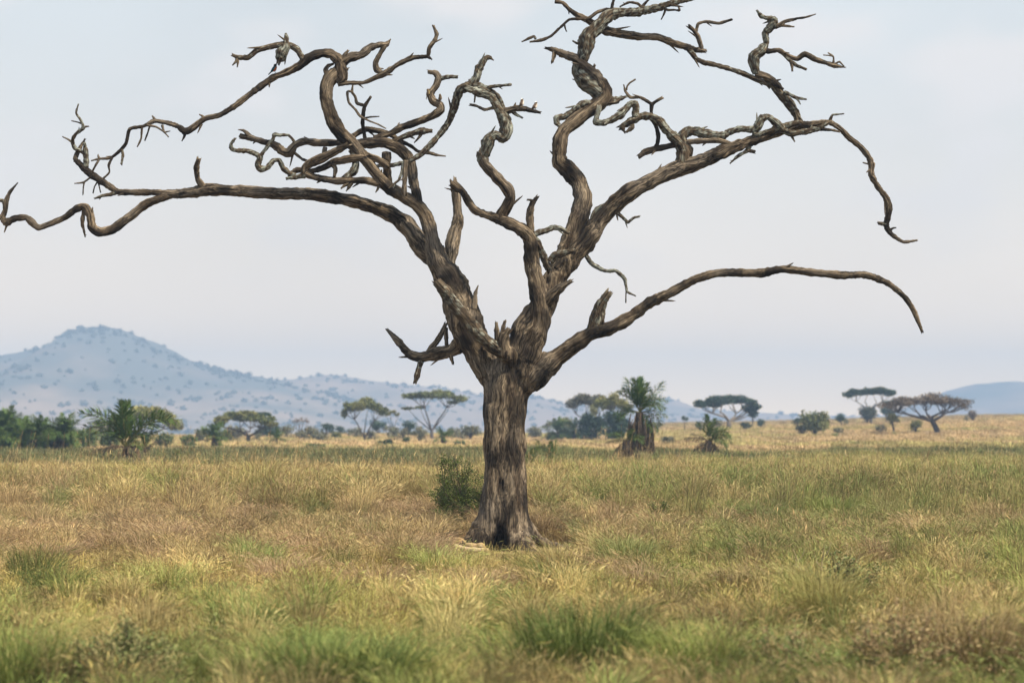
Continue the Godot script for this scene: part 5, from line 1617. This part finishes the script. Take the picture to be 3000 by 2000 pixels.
func trunk_mesh() -> ArrayMesh:
	var m := K * TREE_D
	var bones := []
	var axis := [[1478, 1640, 62], [1474, 1595, 64], [1473, 1560, 67], [1477, 1525, 66], [1479, 1480, 62], [1480, 1400, 57], [1478, 1300, 61], [1478, 1200, 62], [1482, 1150, 64], [1486, 1100, 62], [1490, 1065, 46]]
	for i in axis.size() - 1:
		bones.append([tree_point(axis[i][0], axis[i][1], 0.0), tree_point(axis[i + 1][0], axis[i + 1][1], 0.0), axis[i][2] * m, axis[i + 1][2] * m])
	# flutes that run up from the roots
	for q in [[1425, 1600, 0.22, 1434, 1430, 0.20, 36, 24], [1520, 1595, 0.26, 1518, 1420, 0.18, 34, 24], [1492, 1560, 0.33, 1484, 1300, 0.24, 20, 22], [1508, 1530, 0.30, 1508, 1250, 0.24, 20, 20], [1446, 1510, 0.30, 1450, 1200, 0.24, 20, 20]]:
		bones.append([tree_point(q[0], q[1], q[2]), tree_point(q[3], q[4], q[5]), q[6] * m, q[7] * m])
	# roots: spread over the ground all round
	for q in [[1425, 1550, 0.15, 1378, 1600, 0.35, 46, 24], [1378, 1598, 0.35, 1335, 1612, 0.45, 24, 11], [1520, 1550, 0.2, 1540, 1600, 0.5, 36, 24], [1540, 1600, 0.5, 1572, 1626, 0.8, 23, 11], [1532, 1535, 0.0, 1578, 1586, 0.0, 28, 17], [1578, 1586, 0.0, 1632, 1602, 0.1, 16, 10], [1632, 1602, 0.1, 1680, 1612, 0.2, 10, 5], [1430, 1560, -0.2, 1390, 1600, -0.4, 44, 24], [1504, 1560, 0.3, 1516, 1615, 0.62, 30, 22]]:
		bones.append([tree_point(q[0], q[1], q[2]), tree_point(q[3], q[4], q[5]), q[6] * m, q[7] * m])
	# the feet of the limbs, so that trunk and limbs grow together
	var feet := [[0, 10, 0.0], [2, 6, 0.10], [3, 5, -0.25], [5, 4, 0.12], [6, 3, 0.30], [4, 3, -0.32]]
	for f in feet:
		var j: Array = BRANCHES[f[0]][3]
		for i in f[1] - 1:
			var sh := 0.98 if i < f[1] - 2 else 0.7
			var g := 0.98
			var z: float = f[2]
			if f[0] == 6:
				z += 0.55 * i / 8.0
			bones.append([tree_point(j[i * 3], j[i * 3 + 1], z), tree_point(j[i * 3 + 3], j[i * 3 + 4], z), j[i * 3 + 2] * m * g, j[i * 3 + 5] * m * sh])
	var holes := [
		[tree_point(1468, 1530, 0.46), tree_point(1452, 1635, 0.44), 9.0 * m, 38.0 * m],
		[tree_point(1468, 1550, 0.32), tree_point(1464, 1635, 0.22), 8.0 * m, 32.0 * m],
		[tree_point(1512, 1578, 0.66), tree_point(1500, 1635, 0.62), 6.0 * m, 17.0 * m],
		[tree_point(1541, 1440, 0.42), tree_point(1536, 1520, 0.50), 6.0 * m, 13.0 * m],
		[tree_point(1456, 1290, 0.40), tree_point(1452, 1370, 0.40), 3.0 * m, 5.0 * m],
		[tree_point(1500, 1180, 0.42), tree_point(1494, 1240, 0.42), 3.0 * m, 4.0 * m],
	]
	return nets(bones, 0.08, 0.024, 0.026, holes, func(p: Vector3, _n: Vector3) -> Color:
		var streak := nz.get_noise_3d(p.x * 11.0, p.y * 0.6, p.z * 11.0) * 0.75 + 0.6 * nz.get_noise_3d(p.x * 27.0, p.y * 1.3, p.z * 27.0)
		return wood_color(p, streak, 0))

# ------------------------------------------------------------------ leafy shrubs in the grass
func leafy_shrub(px: float, base_py: float, w_px: float, h_px: float, tones: Array, leaves: int, stems: int, label: String, lf := 0.022, wood := Vector3(0.085, 0.07, 0.05)) -> void:
	var at := ground_at(px, base_py)
	var m := K * -at.z
	var w := w_px * m
	var h := h_px * m
	var t := thing("shrub", label, "shrub", at, "leafy shrubs in the grass")
	var r := RandomNumberGenerator.new()
	r.seed = int(px) * 3 + 1
	var lv := PackedVector3Array()
	var lc := PackedColorArray()
	var li := PackedInt32Array()
	for i in stems:
		var v := PackedVector3Array()
		var c := PackedColorArray()
		var idx := PackedInt32Array()
		var a := r.randf() * TAU
		var lean := pow(r.randf(), 0.7)
		var hh := h * r.randf_range(0.35, 1.05) * (1.0 - 0.45 * lean * lean)
		var tip := Vector3(cos(a) * lean * w * 0.5, hh, sin(a) * lean * w * 0.4)
		var line := PackedVector3Array([Vector3(cos(a) * 0.05, -0.03, sin(a) * 0.05), tip * Vector3(0.35, 0.45, 0.35), tip * Vector3(0.75, 0.78, 0.75), tip])
		plain_tube(line, PackedFloat32Array([0.011, 0.008, 0.005, 0.002]), 5, wood, v, c, idx)
		var per := leaves / stems
		for k in 5:
			var u := r.randf_range(0.25, 0.9) * 3.0
			var q := line[int(u)].lerp(line[int(u) + 1], u - int(u))
			var e := q + Vector3(r.randfn(), r.randf_range(0.2, 1.3), r.randfn()).normalized() * r.randf_range(0.12, 0.3) * h * 0.6
			plain_tube(PackedVector3Array([q, q.lerp(e, 0.5) + Vector3(0, 0.01, 0), e]), PackedFloat32Array([0.004, 0.003, 0.001]), 3, wood, v, c, idx)
			for l in per / 6:
				var p := q.lerp(e, r.randf()) + Vector3(r.randfn(), r.randfn(), r.randfn()) * 0.03
				add_leaf(lv, lc, li, p, lf, tones, r)
		for l in per / 6:
			var u := r.randf_range(0.4, 2.99)
			add_leaf(lv, lc, li, line[int(u)].lerp(line[int(u) + 1], u - int(u)) + Vector3(r.randfn(), r.randfn(), r.randfn()) * 0.035, lf, tones, r)
		part("stem", commit(v, c, idx), mats.bark, t)
	part("foliage", commit(lv, lc, li), mats.leaf, t)

func add_leaf(v: PackedVector3Array, c: PackedColorArray, idx: PackedInt32Array, p: Vector3, s: float, tones: Array, r: RandomNumberGenerator) -> void:
	var a := Vector3(r.randfn(), r.randfn(), r.randfn()).normalized()
	var b := a.cross(Vector3(r.randfn(), r.randfn(), r.randfn())).normalized()
	var g: Vector3 = tones[r.randi() % tones.size()] * r.randf_range(0.7, 1.3)
	leaf(v, c, idx, p, a * s * r.randf_range(0.7, 1.3), b * s * 0.55, Vector3.UP, Color(g.x, g.y, g.z))

func build_shrubs() -> void:
	var g := [Vector3(0.085, 0.115, 0.030), Vector3(0.060, 0.085, 0.026), Vector3(0.125, 0.15, 0.045)]
	var w := [Vector3(0.22, 0.245, 0.10), Vector3(0.155, 0.20, 0.075), Vector3(0.30, 0.265, 0.13)]
	leafy_shrub(1368, 1572, 215, 250, g, 15000, 80, "dark green leafy shrub against the left side of the trunk", 0.016)
	leafy_shrub(1310, 1562, 130, 225, g, 2600, 16, "thin wispy shrub left of the dark leafy shrub")
	leafy_shrub(1630, 1545, 100, 95, g, 2400, 18, "low green shrub in the grass right of the trunk")
	leafy_shrub(1760, 1600, 110, 80, [g[2], w[1]], 1500, 16, "thin green shrub between the trunk and the brown tussocks")
	leafy_shrub(1930, 1570, 120, 110, [g[0], g[2]], 2600, 18, "green leafy shrub left of the rounded green tussock")
	leafy_shrub(390, 2080, 330, 290, w, 16000, 70, "grey green weedy shrub in the left foreground", 0.013)
	leafy_shrub(240, 2085, 240, 200, w, 8000, 44, "lower weedy shrub left of the grey green one", 0.013)
	leafy_shrub(640, 1950, 190, 160, [g[0], w[0]], 4500, 34, "small dark leafed herb left of the bottom green tussocks", 0.016)
	leafy_shrub(2480, 1790, 240, 200, w, 5200, 44, "tall weedy shrub among the pale dry stalks on the right", 0.018)
	var twig := Vector3(0.30, 0.215, 0.13)
	var dryleaf := [Vector3(0.36, 0.27, 0.15), Vector3(0.25, 0.19, 0.10), Vector3(0.2, 0.2, 0.09)]
	leafy_shrub(2640, 2070, 460, 320, dryleaf, 4200, 70, "large twiggy brown dry bush in the lower right foreground", 0.016, twig)
	leafy_shrub(2870, 2060, 360, 270, dryleaf, 2600, 46, "twiggy dry bush in the bottom right corner", 0.016, twig)
	leafy_shrub(2290, 2080, 400, 260, [dryleaf[0], dryleaf[2], w[1]], 3000, 50, "low twiggy bush at the bottom, left of the large brown one", 0.016, twig)
	leafy_shrub(2140, 1805, 220, 150, dryleaf, 2400, 40, "brown twiggy bush behind the bright green upright tussock", 0.014, twig * 0.7)
	leafy_shrub(2860, 1720, 150, 110, w, 1400, 18, "small weedy shrub near the right edge", 0.016)

# ------------------------------------------------------------------ the lion
func build_lion() -> void:
	var at := ground_at(1300, 1618)
	var t := thing("lion", "tawny lion lying on its side in dry grass, legs stretched towards the trunk", "lion", at)
	var g := func(px: float, py: float, d: float, lift: float) -> Vector3:
		var p := pt(px, py, d)
		return Vector3(p.x, maxf(p.y, terrain(p.x, p.z) + lift), p.z) - at
	var b := []
	var hip: Vector3 = g.call(1165, 1596, 30.75, 0.13)
	var mid: Vector3 = g.call(1225, 1598, 30.35, 0.13)
	var sho: Vector3 = g.call(1282, 1602, 29.95, 0.13)
	var nek: Vector3 = g.call(1262, 1600, 29.35, 0.15)
	var hed: Vector3 = g.call(1240, 1606, 29.0, 0.13)
	var muz: Vector3 = g.call(1262, 1612, 28.85, 0.10)
	b.append([hip, mid, 0.15, 0.15])
	b.append([mid, sho, 0.15, 0.15])
	b.append([sho, nek, 0.14, 0.12])
	b.append([nek, hed, 0.12, 0.12])
	b.append([hed, muz, 0.09, 0.06])
	b.append([hed + Vector3(-0.04, 0.07, 0.03), hed + Vector3(-0.06, 0.13, 0.04), 0.04, 0.02])
	# upper foreleg
	var e1: Vector3 = g.call(1345, 1598, 29.7, 0.15)
	var w1: Vector3 = g.call(1385, 1614, 29.5, 0.10)
	var p1: Vector3 = g.call(1410, 1615, 29.45, 0.11)
	b.append([sho, e1, 0.12, 0.075])
	b.append([e1, w1, 0.072, 0.045])
	b.append([w1, p1, 0.046, 0.05])
	b.append([p1, p1 + Vector3(0.03, -0.02, 0.0), 0.045, 0.03])
	# lower foreleg
	var e2: Vector3 = g.call(1340, 1620, 29.35, 0.08)
	var w2: Vector3 = g.call(1390, 1626, 29.2, 0.06)
	var p2: Vector3 = g.call(1426, 1626, 29.15, 0.06)
	b.append([sho, e2, 0.11, 0.06])
	b.append([e2, w2, 0.055, 0.042])
	b.append([w2, p2, 0.042, 0.046])
	# hind leg reaching along behind
	var k3: Vector3 = g.call(1235, 1582, 30.5, 0.14)
	var h3: Vector3 = g.call(1290, 1580, 30.65, 0.14)
	var p3: Vector3 = g.call(1334, 1576, 30.7, 0.18)
	b.append([hip, k3, 0.14, 0.09])
	b.append([k3, h3, 0.075, 0.045])
	b.append([h3, p3, 0.042, 0.045])
	b.append([p3, p3 + Vector3(0.02, 0.03, 0), 0.045, 0.035])
	var m := nets(b, 0.05, 0.018, 0.0, [], func(p: Vector3, n: Vector3) -> Color:
		var f := 1.0 + 0.14 * nz.get_noise_3d(p.x * 40.0, p.y * 40.0, p.z * 40.0)
		var c := Vector3(0.36, 0.25, 0.125)
		var pale := smoothstep(0.03, 0.10, nz.get_noise_3d(p.x * 3.0, 2.0, p.z * 3.0)) * 0.25
		if p.distance_to(e2.lerp(w2, 0.5)) < 0.32 and p.distance_to(e1) > 0.10 and p.z > e2.z - 0.05:
			pale = 0.7   # the paler inner side of the lower foreleg
		c = c.lerp(Vector3(0.55, 0.44, 0.30), pale) * f
		return Color(c.x, c.y, c.z))
	part("body", m, mats.fur, t)
	var v := PackedVector3Array()
	var c := PackedColorArray()
	var idx := PackedInt32Array()
	plain_tube(PackedVector3Array([hip + Vector3(-0.12, -0.02, -0.05), hip + Vector3(-0.35, -0.1, -0.1), hip + Vector3(-0.6, -0.12, 0.05), hip + Vector3(-0.75, -0.11, 0.2)]), PackedFloat32Array([0.035, 0.025, 0.02, 0.03]), 8, Vector3(0.36, 0.25, 0.13), v, c, idx)
	part("tail", commit(v, c, idx), mats.fur, t)

# ------------------------------------------------------------------ birds on the branches
func bird(px: float, py: float, fwd: float, size: float, turn: float, tilt: float, kind: String, label: String) -> void:
	# px, py: where the feet hold on. Built facing +x, about 0.2 m long at size 1
	var at := pt(px, py, TREE_D - fwd)
	var t := thing("bird", label, "bird", at)
	t.rotation = Vector3(0, turn, 0)
	var q := Basis(Vector3(0, 0, 1), tilt)
	var f := func(x: float, y: float, z: float) -> Vector3:
		return q * (Vector3(x, y, z) * size) + Vector3(0, 0.022 * size, 0)
	var bones := [
		[f.call(-0.045, 0.020, 0), f.call(0.005, 0.036, 0), 0.020 * size, 0.035 * size],
		[f.call(0.005, 0.036, 0), f.call(0.034, 0.058, 0), 0.035 * size, 0.028 * size],
		[f.call(0.034, 0.058, 0), f.call(0.050, 0.090, 0), 0.026 * size, 0.021 * size],
		[f.call(0.050, 0.090, 0), f.call(0.058, 0.094, 0), 0.021 * size, 0.016 * size],
	]
	var iq := q.inverse()
	var skin := func(p: Vector3, _n: Vector3) -> Color:
		var l: Vector3 = iq * (p - Vector3(0, 0.022 * size, 0)) / size
		var side := l.y - 0.036 - l.x * 0.75
		if kind == "starling":
			if l.y > 0.072:
				return Color(0.012, 0.012, 0.018)
			if side < -0.004 and l.y < 0.058 and l.x > -0.045:
				return Color(0.40, 0.10, 0.012)
			return Color(0.012, 0.10, 0.15)
		if kind == "shrike":
			if l.y > 0.100:
				return Color(0.80, 0.80, 0.78)
			if l.y > 0.086:
				return Color(0.035, 0.028, 0.024)
			if side < -0.016:
				return Color(0.72, 0.66, 0.58)
			return Color(0.155, 0.11, 0.085)
		if l.y > 0.075:
			return Color(0.13, 0.095, 0.06)
		if side < 0.0:
			return Color(0.27, 0.205, 0.095)
		return Color(0.10, 0.075, 0.05)
	part("body", nets(bones, 0.02 * size, 0.0052 * size, 0.0, [], skin), mats.feather, t)
	var dark := Vector3(0.02, 0.035, 0.05) if kind == "starling" else Vector3(0.085, 0.062, 0.05)
	for s in [-1.0, 1.0]:
		# folded wing along the flank
		var wt := Vector3(0.012, 0.085, 0.10) if kind == "starling" else Vector3(0.11, 0.08, 0.062)
		var wb := [[f.call(0.022, 0.058, 0.021 * s), f.call(-0.02, 0.040, 0.026 * s), 0.014 * size, 0.014 * size], [f.call(-0.02, 0.040, 0.026 * s), f.call(-0.075, 0.010, 0.012 * s), 0.013 * size, 0.003 * size]]
		part("wing", nets(wb, 0.012 * size, 0.0052 * size, 0.0, [], func(_p: Vector3, _n: Vector3) -> Color: return Color(wt.x, wt.y, wt.z)), mats.feather, t)
		var v := PackedVector3Array()
		var c := PackedColorArray()
		var idx := PackedInt32Array()
		plain_tube(PackedVector3Array([f.call(0.0, 0.012, 0.012 * s), Vector3(0.004 * size, 0.012 * size, 0.012 * s * size), Vector3(0.010 * size, 0.0, 0.013 * s * size), Vector3(0.024 * size, -0.003 * size, 0.014 * s * size)]), PackedFloat32Array([0.004 * size, 0.003 * size, 0.003 * size, 0.002 * size]), 5, Vector3(0.06, 0.05, 0.045), v, c, idx)
		part("leg", commit(v, c, idx), mats.feather, t)
		var e := SphereMesh.new()
		e.radius = 0.0035 * size
		e.height = 0.007 * size
		e.radial_segments = 8
		e.rings = 5
		var em := part("eye", e, mats.eye, t)
		em.position = f.call(0.060, 0.094, 0.0165 * s)
	var tv := PackedVector3Array()
	var tc := PackedColorArray()
	var ti := PackedInt32Array()
	plain_tube(PackedVector3Array([f.call(-0.045, 0.018, 0), f.call(-0.085, 0.002, 0), f.call(-0.125, -0.016, 0)]), PackedFloat32Array([0.013 * size, 0.010 * size, 0.008 * size]), 6, dark, tv, tc, ti)
	part("tail", commit(tv, tc, ti), mats.feather, t)
	tv = PackedVector3Array()
	tc = PackedColorArray()
	ti = PackedInt32Array()
	plain_tube(PackedVector3Array([f.call(0.062, 0.091, 0), f.call(0.078, 0.089, 0), f.call(0.092, 0.086, 0)]), PackedFloat32Array([0.008 * size, 0.005 * size, 0.001 * size]), 6, Vector3(0.30, 0.05, 0.02) if kind == "oxpecker" else Vector3(0.02, 0.018, 0.016), tv, tc, ti)
	part("bill", commit(tv, tc, ti), mats.feather, t)

func build_birds() -> void:
	bird(804, 212, fwd_of(804, 224), 0.92, 0.25, 0.42, "starling", "glossy blue bird with orange belly on the long upper left branch")
	bird(1257, 280, fwd_of(1264, 280) + 0.05, 0.75, 0.5, 0.85, "oxpecker", "small brown bird with buff breast, left one on the lichen hook")
	bird(1291, 294, fwd_of(1282, 303) + 0.06, 0.72, 1.2, 0.95, "oxpecker", "small brown bird with buff breast, lower right one on the lichen hook")
	bird(1531, 312, fwd_of(1531, 319), 0.85, 0.2, 0.62, "shrike", "brown bird with white crown, left of the pair on the broken middle branch")
	bird(1568, 321, fwd_of(1568, 327), 0.85, 0.15, 0.40, "shrike", "brown bird with white crown, nearest the tip of the broken middle branch")

var tree_lines := []

func fwd_of(px: float, py: float) -> float:
	# how far in front of the tree's middle the nearest branch runs there
	var best := 1e9
	var z := 0.0
	for ln in tree_lines:
		for q in ln:
			var dd := Vector2(q.x - px, q.y - py).length()
			if dd < best:
				best = dd
				z = q.z
	return z
